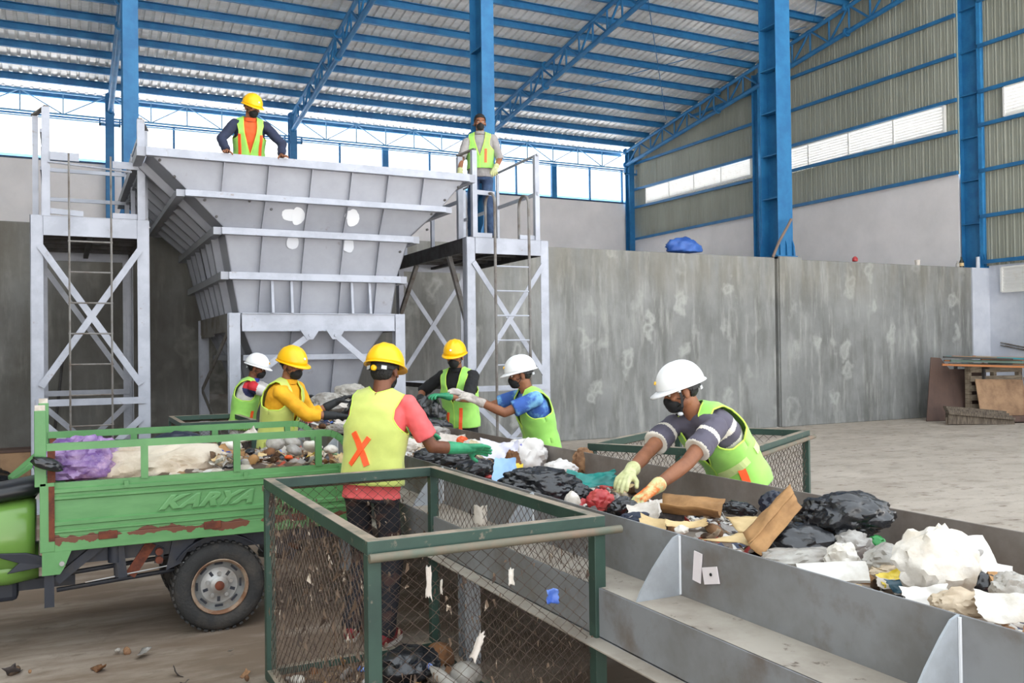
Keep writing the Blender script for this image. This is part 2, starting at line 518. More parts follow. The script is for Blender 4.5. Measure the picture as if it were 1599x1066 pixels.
for x, lb in ((1.28, 'slim blue column of the rear wall seen through the left tower'), (6.85, 'slim blue column of the rear wall right of the man above the hopper'),
          (13.4, 'slim blue column of the rear wall hidden behind the platform man'), (20.35, 'slim blue column in the rear right corner of the hall')):
    t = thing('rear_column', (x, 29.8, 3.55), lb, 'column')
    MB().hbeam((x, 29.75, 3.55), (x, 29.75, 9.7), .24, .3, .02, (0, 1, 0)).build('shaft', M_BLUE, t)
    for s in (-1, 1):
        MB().box(x + s * .2 - .1, x + s * .2 + .1, 29.6, 29.7, 8.72, 8.78).box(x + s * .28 - .02, x + s * .28 + .02, 29.6, 29.7, 8.72, 8.95).build('bracket', M_BLUE, t)
t = thing('wall_post', (20.38, 22.4, 3.55), 'slim blue wall post standing against the right wall between two louvre rows', 'post')
MB().hbeam((20.38, 22.4, 3.55), (20.38, 22.4, 10.7), .2, .28, .018, (0, 1, 0)).build('shaft', M_BLUE, t)

# girts on the right wall
gl = ['along the foot of the olive sheets', 'under the white louvres', 'above the white louvres', 'below the roof truss', 'highest of the set']
for k, z in enumerate((6.15, 7.38, 8.1, 9.17, 10.2)):
    y1 = 30 if z < 9.6 else 27.8
    if z > 9.9: y1 = 26
    zb_ = {7.38: 7.2, 8.1: 8.02}.get(z, z)
    ze_ = {7.38: 7.42, 8.1: 8.14}.get(z, z)
    o = MB().prof((20.5, 15.2, zb_), (20.5, y1, ze_), [(-.035, -.045), (.035, -.045), (.035, .045), (-.035, .045)]).build('wall_girt', M_BLUE)
    tag(o, 'long blue girt on the rear right wall, ' + gl[k], 'beam', 'girts of the right wall')
gl = ['just above the lower white louvre', 'halfway between the two louvres', 'under the upper white louvre', 'above the upper white louvre', 'second above the upper louvre', 'topmost']
for k, z in enumerate((3.8, 5.5, 7.25, 8.1, 9.25, 10.4)):
    if k == 1:
        for zz, ll in ((4.95, 'lower of the two'), (6.1, 'upper of the two')):
            o = MB().beam((20.64, 4.0, zz), (20.64, 14.7, zz), .07, .09).build('wall_girt', M_BLUE)
            tag(o, 'blue girt right of the corner column, %s between the louvres' % ll, 'beam', 'girts of the near right wall')
        continue
    o = MB().beam((20.64, 4.0, z), (20.64, 14.7, z), .07, .09).build('wall_girt', M_BLUE)
    tag(o, 'blue girt right of the corner column, ' + gl[k], 'beam', 'girts of the near right wall')

# trusses
def truss(x, label, y0=30., y1=8.):
    t = thing('roof_truss', (x, y0, 9.0), label, 'roof truss', 'pipe trusses under the roof')
    top = lambda y: 9.66 + .162 * (30 - y)
    low = lambda y: 9.12 + .146 * (30 - y)
    MB().tube([(x, y0 - .1, top(y0)), (x, y1, top(y1))], .065, 10).build('top_chord', M_BLUE, t, smooth=True)
    MB().tube([(x, y0 - .1, low(y0)), (x, y1, low(y1))], .075, 10).build('bottom_chord', M_BLUE, t, smooth=True)
    y = y0 - .35
    k = 0
    while y > y1 + .8:
        yn = y - .75
        a = (x, y, low(y)) if k % 2 == 0 else (x, y, top(y))
        b = (x, yn, top(yn)) if k % 2 == 0 else (x, yn, low(yn))
        MB().tube([a, b], .035, 8).build('web_brace', M_BLUE, t, smooth=True)
        MB().tube([(x, yn, low(yn)), (x, yn, top(yn))], .03, 8).build('web_brace', M_BLUE, t, smooth=True)
        y = yn; k += 1
    for yy in (29.85, 24.2, 18.5, 12.8):
        for f in (top, low):
            MB().lathe([(.13, -.03), (.13, .03)], (x, yy, f(yy)), (0, -1, .16), 16).build('flange', M_BLUE, t)
    return t
truss(1.3, 'blue pipe roof truss seen end on beside the left blue column')
truss(6.85, 'blue pipe roof truss rising above the man who leans on the hopper')
truss(13.45, 'blue pipe roof truss rising right of the bareheaded man')
truss(20.25, 'blue pipe roof truss along the olive right wall')
# eave girder between the rear columns
for i, (xa, xb) in enumerate(((-12.5, 1.15), (1.4, 6.72), (6.95, 13.3), (13.5, 20.2))):
    lb = ['left of the left tower', 'between the left tower and the leaning man', 'between the leaning man and the platform man', 'right of the platform man'][i]
    t = thing('eave_girder', ((xa + xb) / 2, 29.8, 8.9), 'pale blue lattice eave girder, bay ' + lb, 'lattice girder', 'lattice girders along the eave')
    MB().beam((xa, 29.8, 8.98), (xb, 29.8, 8.98), .06, .05).build('bottom_chord', M_BLUE2, t)
    MB().beam((xa, 29.8, 8.84), (xb, 29.8, 8.84), .06, .03).build('bottom_chord', M_BLUE2, t)
    MB().beam((xa, 29.8, 9.62), (xb, 29.8, 9.62), .06, .05).build('top_chord', M_BLUE2, t)
    n = max(4, int(round((xb - xa) / 1.15)))
    for k in range(1, n):
        x = xa + (xb - xa) * k / n
        MB().beam((x, 29.8, 8.98), (x, 29.8, 9.62), .035, .035).build('upright', M_BLUE2, t)
    for k in range(n):
        x = xa + (xb - xa) * k / n; x2 = xa + (xb - xa) * (k + 1) / n
        a, b = ((x, 29.8, 8.98), (x2, 29.8, 9.62)) if k % 2 else ((x, 29.8, 9.62), (x2, 29.8, 8.98))
        MB().beam(a, b, .03, .03).build('diagonal', M_BLUE2, t)

# purlins and roof
k = 0
y = 30.6
while y > 8.2:
    z = 9.86 + .162 * (30 - y)
    o = MB().prof((-14, y, z), (20.55, y, z), [(-.05, -.1), (.05, -.1), (.05, -.088), (-.038, -.088), (-.038, .088), (.05, .088), (.05, .1), (-.05, .1)]).build('roof_purlin', M_BLUE)
    tag(o, 'blue roof purlin, %s from the eave' % (ORD[k] if k < 20 else ORD[k - 20] + ' past the twentieth'), 'purlin', 'purlins under the roof sheets')
    k += 1; y -= 1.0
rf = MB()
x = -14.
ya, yb = 31.0, 7.6
za, zb = 9.965 + .162 * (30 - ya), 9.965 + .162 * (30 - yb)
sec = []
while x < 20.6:
    sec += [(x, 0), (x + .11, 0), (x + .135, .045), (x + .185, .045), (x + .21, 0)]
    x += .25
vs = []
for xx, dz in sec: vs += [(xx, ya, za + dz), (xx, yb, zb + dz)]
rf.add(vs, [(2 * i, 2 * i + 1, 2 * i + 3, 2 * i + 2) for i in range(len(sec) - 1)])
vs = []
for xx, dz in sec: vs += [(xx, ya, za + dz + .006), (xx, yb, zb + dz + .006)]
rf.add(vs, [(2 * i, 2 * i + 2, 2 * i + 3, 2 * i + 1) for i in range(len(sec) - 1)])
struct(rf.build('ceiling', M_ROOF, clean=False))
# thin sag rods between purlins
for i, (xa, ya_, xb, yb_) in enumerate(((14.2, 26.8, 20.0, 19.8), (20.0, 26.8, 14.2, 19.8), (14.2, 19.5, 20.0, 13.0), (20, 19.5, 14.2, 13.0))):
    f = lambda y: 9.7 + .162 * (30 - y)
    o = MB().tube([(xa, ya_, f(ya_)), (xb, yb_, f(yb_))], .012, 6).build('bracing_rod', M_BLUE)
    tag(o, 'thin crossed bracing rod under the roof right of the second truss, ' + ['lower, rising right', 'lower, rising left', 'upper, rising right', 'upper, rising left'][i], 'rod')

# neighbouring hall seen through the open band
M_NEIGH = mat('pale neighbour cladding', (225, 228, 230), .6)
t = thing('neighbouring_hall', (8, 48, 0), 'white hall with pale blue steel frame seen through the open band', 'building')
MB().box(-30, 60, 48, 48.3, 0, 10.2).build('wall', M_NEIGH, t)
MB().plate([(-30, 47, 10.2), (60, 47, 10.2), (60, 62, 13.0), (-30, 62, 13.0)], (0, 0, .1)).build('roof', M_NEIGH, t)
for z in (10.1, 10.9):
    MB().box(-30, 60, 46.8, 47.0, z, z + .22).build('eave_beam', M_BLUE2, t)
for x in range(-24, 60, 6):
    MB().box(x, x + .4, 46.6, 47.0, 0, 10.2).build('column', M_BLUE2, t)
for x in (26, 28, 30, 32.5, 35):
    MB().box(x, x + .5, 47.9, 48.0, 8.0, 9.3).build('window_frame', M_BLUE2, t)
g = MB().add([(-80, -60, -.25), (90, -60, -.25), (90, 100, -.25), (-80, 100, -.25)], [(0, 1, 2, 3)]).build('floor', mat('yard ground', (210, 209, 208), .9))
struct(g)
# ================================================================== hopper, access towers, sorting line
M_SIL = mat('silver painted steel', (160, 163, 172), .5, .15, col2=(146, 149, 158), ns=2.2, lo=.35, hi=.7, col3=(120, 112, 104), ns3=7, lo3=.66, hi3=.8, spec=.4)
M_SIL2 = mat('silver frame steel', (172, 176, 187), .45, .1, col2=(158, 162, 173), ns=4, col3=(132, 118, 104), ns3=11, lo3=.64, hi3=.78)
M_DARKST = mat('dark unpainted steel', (84, 84, 86), .6, .3, col2=(66, 62, 60), ns=5)
M_RUSTG = mat('weathered grey steel', (128, 126, 124), .6, .1, col2=(98, 88, 80), ns=4, lo=.45, hi=.65, bump=.1)

HL = [(3.92, .83, 4.60, 10.40, 14.25), (3.55, 1.24, 4.31, 10.50, 14.2), (3.18, 1.66, 3.94, 10.70, 14.15), (2.68, 1.76, 3.82, 10.85, 13.95),
      (2.10, 1.88, 3.76, 10.98, 13.80), (1.70, 2.05, 3.50, 11.10, 13.5), (1.15, 2.2, 3.35, 11.25, 13.2)]
t = thing('hopper', (2.7, 12.3, 0), 'big silver steel feed hopper with ribbed sides on a bolted frame', 'hopper')
def hpt(l, fx, fy, off=0):
    z, x0, x1, y0, y1 = HL[l]
    return Vector((x0 + (x1 - x0) * fx, y0 + (y1 - y0) * fy, z))
for i in range(6):
    a, b = i, i + 1
    P = lambda l, fx, fy: hpt(l, fx, fy)
    MB().plate([P(a, 0, 0), P(a, 1, 0), P(b, 1, 0), P(b, 0, 0)], (0, .012, 0)).build('front_panel', M_SIL, t)
    MB().plate([P(a, 0, 1), P(a, 1, 1), P(b, 1, 1), P(b, 0, 1)], (0, -.012, 0)).build('rear_panel', M_SIL, t)
    for sx in (0, 1):
        MB().plate([P(a, sx, 0), P(a, sx, 1), P(b, sx, 1), P(b, sx, 0)], (.012 if sx == 0 else -.012, 0, 0)).build('side_panel', M_SIL, t)
        # standing ribs on the side
        n = 6 if i < 4 else 4
        for k in range(1, n + 1):
            rb = MB()
            f = k / (n + 1)
            p, q = P(a, sx, f), P(b, sx, f)
            d = (q - p).normalized()
            o = Vector((-1 if sx == 0 else 1, 0, 0)); o = (o - d * o.dot(d)).normalized() * .09
            rb.plate([p, q, q + o, p + o], (0, .01, 0))
            rb.plate([p + o, q + o, q + o + Vector((0, .05, 0)), p + o + Vector((0, .05, 0))], o * -.1)
            rb.build('side_rib', M_SIL, t, clean=False)
    # fins on the front
    xs = (1.62, 2.12, 2.62, 3.1, 3.56, 4.02) if i == 0 else (2.1, 2.6, 3.08, 3.54) if i < 4 else (2.5, 3.05)
    for x in xs:
        fa = (x - HL[a][1]) / (HL[a][2] - HL[a][1]); fb = (x - .02 - HL[b][1]) / (HL[b][2] - HL[b][1])
        p, q = P(a, fa, 0), P(b, fb, 0)
        MB().plate([p, q, q + Vector((0, -.05, 0)), p + Vector((0, -.05, 0))], (.01, 0, 0)).build('front_fin', M_SIL, t)
# bands round each level
for i in range(6):
    z, x0, x1, y0, y1 = HL[i]
    h = (.10, .075, .085, .09, .0, .07)[i]
    if h == 0: continue
    zz = z - (0 if i == 0 else h / 2)
    e = .03
    MB().beam((x0 - e, y0 - e, zz), (x1 + e, y0 - e, zz), .05, h).beam((x0 - e, y0 - e - .02, zz - h / 2 + .005), (x1 + e, y0 - e - .02, zz - h / 2 + .005), .06, .01).build('front_band', M_SIL2, t, bevel=.004)
    for s, x in ((-1, x0 - .075), (1, x1 + .075)):
        MB().beam((x, y0 - e, zz), (x, y1 + e, zz), .09, h).build('side_band', M_SIL, t)
    MB().beam((x0 - e, y1 + e, zz), (x1 + e, y1 + e, zz), .05, h).build('rear_band', M_SIL, t)
# upright flats at the upper corners of the front (gusset edges)
for x in (2.22, 2.45, 3.2, 3.43):
    MB().plate([(x, 10.93, 2.2), (x, 10.78, 2.2), (x, 10.83, 2.6), (x, 10.84, 2.6)], (.03, 0, 0)).build('stiffener_fin', M_SIL2, t)
for (l, fx, dz) in ((0, .03, -.08), (0, .07, -.25), (1, .06, -.1), (1, .1, -.28), (1, .22, -.08), (1, .3, -.16), (0, .97, -.12), (1, .95, -.1), (1, .93, -.3), (2, .94, -.2), (0, .92, -.3)):
    p = hpt(l, fx, 0)
    MB().lathe([(.016, 0), (.016, .02), (.0, .024)], (p.x, p.y - .005, p.z + dz), (0, -1, 0), 8).build('bolt', M_DARKST, t)
# frame under it
for x in (1.80, 3.86):
    for y in (10.93, 13.5):
        MB().hbeam((x, y, 0), (x, y, 2.2), .13, .13, .012, (0, 1, 0)).build('leg', M_SIL2, t, bevel=.003)
for y in (10.90, 13.52):
    MB().box(1.88, 3.78, y - .05, y - .038, 1.98, 2.2).box(1.88, 3.78, y - .07, y + .03, 2.188, 2.2).box(1.88, 3.78, y - .07, y + .03, 1.98, 1.99).build('frame_beam', M_SIL2, t, bevel=.003)
for x in (1.76, 3.9):
    MB().beam((x, 11.0, 2.09), (x, 13.45, 2.09), .02, .22).build('frame_beam', M_RUSTG, t)
for a, b in (((2.75, 10.83, 1.98), (1.87, 10.83, 1.35)), ((2.95, 10.83, 1.98), (3.8, 10.83, 1.25))):
    MB().beam(a, b, .012, .075).build('brace', M_SIL2, t)
for x in (2.66, 2.98):
    MB().plate([(x - .1, 10.825, 2.0), (x + .14, 10.825, 2.0), (x + .06, 10.825, 1.88), (x - .02, 10.825, 1.88)], (0, -.01, 0)).build('gusset', M_SIL2, t)
    MB().lathe([(.02, 0), (.02, .02)], (x + .02, 10.82, 1.93), (0, -1, 0), 8).build('bolt', M_SIL2, t)
for a, b in (((1.76, 11.1, 1.98), (1.76, 13.4, 1.2)), ((1.76, 13.4, 1.98), (1.76, 12.2, 1.98)), ((1.76, 13.4, 1.2), (1.76, 11.1, .5))):
    MB().beam(a, b, .012, .075).build('brace', M_RUSTG, t)
MB().beam((1.8, 13.45, 1.1), (3.86, 13.45, 1.1), .012, .075).build('brace', M_RUSTG, t)
MB().box(1.78, 3.8, 10.85, 11.6, 3.06, 3.10).build('foot_board', M_DARKST, t)

def tower(x0, x1, label, skew, ladx, struts):
    y0, y1 = 11.0, 13.85
    zt = 3.26
    t = thing('access_tower', ((x0 + x1) / 2, 12.4, 0), label, 'tower', 'access towers beside the hopper')
    w = .13
    for x in (x0, x1):
        s = 1 if x == x0 else -1
        for y, ww in ((y0, w), (y1, .13)):
            m = MB()

            m.box(min(x, x + s * ww), max(x, x + s * ww), y, y + .012, 0, zt)
            m.box(min(x, x + s * .012), max(x, x + s * .012), y, y + (ww if y == y0 else -ww), 0, zt)
            m.build('leg', M_SIL2, t, bevel=.003)
            MB().box(x - .08 + s * .06, x + .08 + s * .06, y - .08, y + .14, 0, .015).build('foot_plate', M_SIL2, t)
    a, b = x0 + .1, x1 - .1
    MB().box(x0 + w, x1 - w, y0 - .01, y0 + .005, 3.04, zt).box(x0 + w, x1 - w, y0 - .01, y0 + .08, zt - .01, zt).build('deck_beam', M_SIL2, t, bevel=.003)
    MB().box(x0 + w, x1 - w, y1 - .01, y1 + .005, 3.04, zt).build('deck_beam', M_SIL2, t)
    for x in (x0 + .02, x1 - .03):
        MB().box(x - .02, x + .02, y0 + .1, y1, 3.06, 3.24).build('deck_beam', M_DARKST, t)
    MB().box(x0 + .02, x1 - .02, y0 + .02, y1, 3.24, 3.262).build('deck', M_DARKST, t)
    for k in range(5):
        y = y0 + .45 + k * .5
        MB().box(x0 + .04, x1 - .04, y - .03, y + .03, 3.12, 3.24).build('joist', M_DARKST, t)
    MB().box((x0 + x1) / 2 - .03, (x0 + x1) / 2 + .03, y0 + .1, y1, 3.08, 3.12).build('joist', M_DARKST, t)
    for y in (y0 - .015, y1 - .015):
        o = .0
        MB().beam((a, y, 2.92), (b, y, 1.38), .01, .07).build('brace', M_SIL2, t)
        MB().beam((b, y - .012, 2.92), (a, y - .012, 1.38), .01, .07).build('brace', M_SIL2, t)
        MB().beam((a - .05, y, 1.2), (b + .05, y, 1.2), .012, .075).build('brace', M_SIL2, t)
        MB().beam((a, y, 1.0), (b, y, -.0), .01, .07).build('brace', M_SIL2, t)
        MB().beam((b, y - .012, 1.0), (a, y - .012, 0.0), .01, .07).build('brace', M_SIL2, t)
    for x in struts:
        MB().beam((x, y0 + .7, 3.06), (x, y0 + .1, 2.1), .06, .06).build('strut', M_RUSTG, t)
        MB().beam((x, y0 + 2.0, 3.06), (x, y1 - .05, 2.3), .06, .06).build('strut', M_RUSTG, t)
        MB().beam((x, y0 + .1, 1.2), (x, y1 - .05, 1.2), .012, .07).build('strut', M_DARKST, t)
    # guard posts and rails
    def post(x, y, z1): MB().angle((x, y, zt), (x, y, z1), .05, .006, (0, 1, 0)).build('guard_post', M_SIL2, t)
    return t, post
def rail(t, pts, r=.018, nm='guard_rail', m=None):
    MB().tube(pts, r, 8).build(nm, m or M_SIL2, t, smooth=True)
# left tower
t, post = tower(-.33, .88, 'silver access tower with thin ladder left of the hopper', 0, 0, ())
def sqpost(t, x, y, z0, z1, w=.07):
    MB().box(x - w / 2, x + w / 2, y - w / 2, y + w / 2, z0, z1).build('guard_post', M_SIL2, t)
for x, y, z1, w in ((-.28, 11.35, 4.42, .06), (-.17, 11.05, 4.46, .08), (.80, 11.05, 4.42, .08), (.87, 11.4, 4.38, .06), (-.22, 13.6, 4.3, .06), (.80, 13.6, 4.3, .06), (-.22, 12.4, 4.3, .05), (.8, 12.4, 4.3, .05)):
    sqpost(t, x, y, 3.26, z1, w)
MB().beam((-.3, 11.37, 4.43), (-.16, 11.03, 4.47), .05, .02).build('guard_rail', M_RUSTG, t)
MB().beam((.79, 11.03, 4.43), (.89, 11.42, 4.39), .05, .02).build('guard_rail', M_RUSTG, t)
for z in (3.85, 4.28):
    for x in (-.22, .8): MB().beam((x, 11.4, z), (x, 13.6, z), .03, .04).build('guard_rail', M_SIL2, t)
MB().beam((-.22, 13.6, 3.85), (.8, 13.6, 3.85), .03, .05).build('guard_rail', M_SIL2, t)
MB().beam((-.22, 13.6, 4.25), (.8, 13.6, 4.25), .03, .05).build('guard_rail', M_SIL2, t)
MB().beam((-.13, 11.0, 3.92), (.16, 11.0, 3.92), .02, .09).build('guard_rail', M_SIL2, t)
MB().beam((.5, 11.0, 3.87), (.78, 11.0, 3.87), .02, .08).build('guard_rail', M_SIL2, t)
rail(t, [(-.15, 11.0, 3.85), (.7, 11.0, 3.80)], .012)
MB().beam((-.15, 11.05, 3.32), (.2, 11.05, 3.3), .02, .06).beam((.5, 11.05, 3.3), (.78, 11.05, 3.3), .02, .06).build('kick_plate', M_SIL2, t)
lad = MB()
for x in (.055, .475): lad.tube([(x, 10.86, .25), (x, 10.86, 3.93)], .012, 6)
ld = lad.build('ladder', M_RUSTG, t, smooth=True)
for k in range(9):
    MB().tube([(.04, 10.86, 2.97 - .338 * k), (.49, 10.86, 2.97 - .338 * k)], .01, 6).build('rung', M_RUSTG, ld, smooth=True)
# right tower
t, post = tower(4.86, 6.13, 'silver access tower on which a bareheaded man stands, right of the hopper', 0, 0, (4.9,))
for x, y, z1, w in ((4.90, 11.3, 4.40, .07), (4.99, 11.02, 4.44, .07), (5.97, 11.05, 4.47, .07), (4.93, 13.6, 4.3, .05), (5.97, 13.6, 4.4, .05), (5.97, 12.3, 4.42, .04), (4.93, 12.4, 4.0, .05)):
    sqpost(t, x, y, 3.26, z1, w)
MB().beam((4.88, 11.32, 4.42), (5.0, 11.0, 4.46), .05, .02).build('guard_rail', M_RUSTG, t)
rail(t, [(5.97, 10.98, 4.47), (5.97, 13.6, 4.42)], .02)
MB().beam((5.97, 11.0, 3.92), (5.97, 13.6, 3.90), .02, .05).build('guard_rail', M_SIL2, t)
MB().beam((4.93, 11.4, 3.80), (4.93, 13.6, 3.80), .02, .05).build('guard_rail', M_SIL2, t)
MB().beam((5.02, 11.02, 3.88), (5.3, 11.02, 3.87), .02, .06).build('guard_rail', M_SIL2, t)
MB().beam((5.02, 11.05, 3.3), (5.27, 11.05, 3.3), .02, .06).build('kick_plate', M_SIL2, t)
MB().beam((5.7, 11.05, 3.3), (5.95, 11.05, 3.3), .02, .06).build('kick_plate', M_SIL2, t)
lad = MB()
for x in (5.22, 5.74):
    arc = [(x, 11.15 - .15 + .15 * math.cos(a), 3.72 + .15 * math.sin(a)) for a in [PI * j / 8 for j in range(9)]]
    lad.tube([(x, 11.15, 3.26)] + arc + [(x, 10.85, 2.5), (x, 10.85, .1)], .02, 8)
ld = lad.build('ladder', M_RUSTG, t, smooth=True)
for k in range(9):
    MB().tube([(5.22, 10.85, 2.86 - .335 * k), (5.74, 10.85, 2.86 - .335 * k)], .012, 6).build('rung', M_SIL2, ld, smooth=True)

# ------------------------------------------------------------------ sorting trough
M_TRO = mat('dirty grey trough steel', (138, 140, 143), .55, .05, col2=(120, 119, 118), ns=2.2, col3=(104, 90, 78), ns3=5, lo3=.52, hi3=.8, spec=.35)
M_TROIN = mat('soiled inside trough steel', (140, 134, 128), .65, .05, col2=(112, 102, 94), ns=3, lo=.35, hi=.65, bump=.08)
M_LEDGE = mat('dusty ledge', (168, 160, 148), .8, col2=(140, 130, 118), ns=4, lo=.4, hi=.7, col3=(100, 88, 78), ns3=14, lo3=.62, hi3=.7)
M_GUS = mat('bright grey gusset', (172, 178, 184), .5, .1, col2=(152, 156, 160), ns=4)
t = thing('sorting_trough', (2.6, 4.5, 0), 'long grey steel sorting trough full of waste running from the hopper to the foreground', 'conveyor')
YA, YBB = .2, 11.0
MB().box(2.08, 2.088, YA, 9.2, .72, 1.0).build('near_side_plate', M_TRO, t, bevel=.002)
MB().box(3.2, 3.21, YA, 9.6, .66, 1.0).build('far_side_plate', M_TROIN, t, bevel=.002)
MB().box(2.088, 3.2, YA, YBB, .64, .655).build('trough_bed', M_TROIN, t)
MB().box(1.87, 2.08, YA, 9.2, .762, .77).build('ledge', M_LEDGE, t)
MB().box(1.866, 1.876, YA, 9.2, .575, .77).box(1.866, 1.95, YA, 9.2, .575, .583).build('side_beam', M_TRO, t, bevel=.002)
MB().box(3.21, 3.4, YA, 9.6, .76, .77).box(3.4, 3.41, YA, 9.6, .575, .77).build('far_beam', M_TRO, t)
MB().box(1.79, 1.876, YA, 9.2, .567, .575).build('lower_flange', M_LEDGE, t, bevel=.002)
MB().box(2.09, 2.1, YA, 9.2, .51, .77).build('inner_web', M_TRO, t)
yy = .38
while yy < 9:
    MB().plate([(2.08, yy, .77), (1.88, yy, .77), (1.90, yy, .81), (1.95, yy, .88), (2.01, yy, .95), (2.05, yy, .99), (2.08, yy, 1.0)], (0, .008, 0)).build('gusset', M_GUS, t)
    MB().tube([(2.076, yy - .004, .775), (2.076, yy - .004, .995)], .005, 6).build('weld_seam', mat('pale weld', (215, 218, 222), .5), t)
    MB().plate([(3.21, yy, .77), (3.4, yy, .77), (3.34, yy, .86), (3.24, yy, .99), (3.21, yy, 1.0)], (0, .008, 0)).build('gusset', M_GUS, t)
    yy += 1.18
for yy in (.9, 2.35, 4.5, 6.9, 9.0):
    for x in (1.98, 3.3):
        MB().hbeam((x, yy, 0), (x, yy, .57), .09, .1, .008, (0, 1, 0)).build('leg', M_GUS, t)
    MB().box(1.95, 3.35, yy - .03, yy + .03, .5, .575).build('cross_beam', M_TRO, t)
M_TAPE = mat('white paper label', (226, 218, 220), .8)
for c, s, r in (((2.074, 2.63, .90), (.004, .045, .11), (R(6), 0, 0)), ((2.074, 2.555, .885), (.004, .085, .06), (R(-14), 0, 0))):
    MB().obox(c, s, r).build('paper_label', M_TAPE, t)
MB().lathe([(.006, 0), (.006, .003)], (2.071, 2.55, .89), (-1, 0, 0), 8).build('paper_mark', mat('black ink', (20, 20, 22), .7), t)
# white paint patches sprayed on the hopper front
hp = [o for o in bpy.data.objects if o.name.startswith('hopper')][0]
M_PATCH = mat('fresh white paint', (228, 231, 236), .45)
BN = [0]
def blot(x, z, w, h, seed, y=None):
    rnd = random.Random(seed); BN[0] += 1
    pts = []
    for k in range(28):
        a = 2 * PI * k / 28
        rr = 1 + .07 * math.sin(3 * a + seed) + rnd.uniform(-.03, .03)
        pts.append((x + w * rr * math.cos(a), z + h * rr * math.sin(a)))
    def yz(z):
        for i in range(6):
            if HL[i][0] >= z >= HL[i + 1][0]:
                f = (HL[i][0] - z) / (HL[i][0] - HL[i + 1][0])
                return HL[i][3] + (HL[i + 1][3] - HL[i][3]) * f
    MB().plate([(a, yz(b) - .004 - .0015 * BN[0], b) for a, b in pts], (0, .003, 0)).build('paint_patch', M_PATCH, hp)
blot(2.42, 3.355, .12, .065, 1); blot(2.50, 3.345, .075, .10, 1.6); blot(3.17, 3.36, .075, .10, 2.2); blot(3.13, 3.39, .07, .05, 2.8)
M_PATCH = mat('thin white paint smear', (206, 210, 218), .45)
blot(2.46, 3.06, .07, .10, 3.1); blot(3.15, 3.04, .07, .09, 4)
# ================================================================== makers for soft and small waste
def nz3(p, s, seed):
    return noise.noise(Vector((p[0] * s + seed * 13.7, p[1] * s - seed * 7.1, p[2] * s + seed * 3.3)))
def ridged(p, s, seed, o=4):
    v, a, t = 0, 1., 0
    for k in range(o):
        v += a * (1 - abs(nz3(p, s * 2 ** k, seed + k)) * 2.2); t += a; a *= .55
    return v / t
def bag_mb(c, r, seed, amp=.22, freq=1.6, sub=4, flat=.35, rot=(0, 0, 0)):
    """a crumpled, slumped film bag: ridged folds over a squashed ball"""
    bm = bmesh.new()
    bmesh.ops.create_icosphere(bm, subdivisions=sub, radius=1)
    E = Euler(rot).to_matrix()
    mb = MB()
    vs = []
    for v in bm.verts:
        p = v.co.copy()
        w = Vector((nz3(p, 1.6, seed + 9), nz3(p, 1.6, seed + 19), nz3(p, 1.6, seed + 29))) * .35
        sd = Vector((seed * 1.7, -seed * 2.3, seed))
        k = 1 + .17 * nz3(p, 1.1, seed + 50) + .5 * amp * (ridged(p + w, freq * .8, seed, 2) - .45)
        if sub >= 3:                                             # crumpled film: facets meeting in sharp creases
            f1 = noise.voronoi((p + w) * freq * 1.15 + sd)[0]; k += amp * .75 * (min(f1[1] - f1[0], .45) - .2)
            f2 = noise.voronoi((p + w * 1.6) * freq * 2.7 + sd)[0]; k += amp * .36 * (min(f2[1] - f2[0], .4) - .15)
        q = p * k
        if q.z < -flat: q.z = -flat + (q.z + flat) * .25
        q = Vector((q.x * r[0], q.y * r[1], q.z * r[2]))
        vs.append(Vector(c) + E @ q)
    fs = [tuple(v.index for v in f.verts) for f in bm.faces]
    bm.free()
    mb.add(vs, fs)
    return mb
def sheet_mb(c, w, h, seed, rot=(0, 0, 0), n=14, amp=.02, curl=0., thick=.002, ragged=.12, freq=6.):
    """a torn, crumpled sheet with real thickness"""
    E = Euler(rot).to_matrix()
    top, bot = [], []
    for j in range(n + 1):
        for i in range(n + 1):
            u, v = i / n - .5, j / n - .5
            e = 1 + ragged * (nz3((u * 2, v * 2, 0), 2.3, seed) + .5 * nz3((u * 2, v * 2, 0), 6, seed + 3))
            x, y = u * w * e, v * h * e
            fv = noise.voronoi(Vector((x * freq * 1.5 + seed, y * freq * 1.5, seed * .7)))[0]
            z = amp * (ridged((x, y, 0), freq, seed) - .4) * 1.3 + amp * 1.8 * (min(fv[1] - fv[0], .5) - .2) + curl * (u * u * 4) + curl * .6 * (v * v * 4) * nz3((u, v, 0), 2, seed + 9)
            top.append(Vector(c) + E @ Vector((x, y, z + thick)))
            bot.append(Vector(c) + E @ Vector((x, y, z)))
    m = n + 1
    fs = [(j * m + i, j * m + i + 1, (j + 1) * m + i + 1, (j + 1) * m + i) for j in range(n) for i in range(n)]
    o = m * m
    fs2 = [tuple(reversed([k + o for k in f])) for f in fs]
    ring = [i for i in range(n)] + [j * m + n for j in range(n)] + [n * m + n - i for i in range(n)] + [(n - j) * m for j in range(n)]
    side = [(ring[k], ring[k] + o, ring[(k + 1) % len(ring)] + o, ring[(k + 1) % len(ring)]) for k in range(len(ring))]
    mb = MB(); mb.add(top + bot, fs + fs2 + side)
    return mb
def bottle(name, c, rot, L, r, m, mcap, label, group=None):
    t = thing(name, c, label, 'bottle', group)
    E = Euler(rot).to_matrix()
    ax = E @ Vector((0, 0, 1))
    MB().lathe([(r * .8, 0), (r, .01), (r, L * .25), (r * .93, L * .3), (r, L * .36), (r, L * .62), (r * .9, L * .7), (r * .38, L * .9), (r * .36, L * .95)], c, ax, 14).build('bottle_body', m, t, smooth=True)
    MB().lathe([(r * .45, L * .94), (r * .45, L * 1.02), (0, L * 1.02)], c, ax, 12).build('cap', mcap, t, smooth=True)
    return t

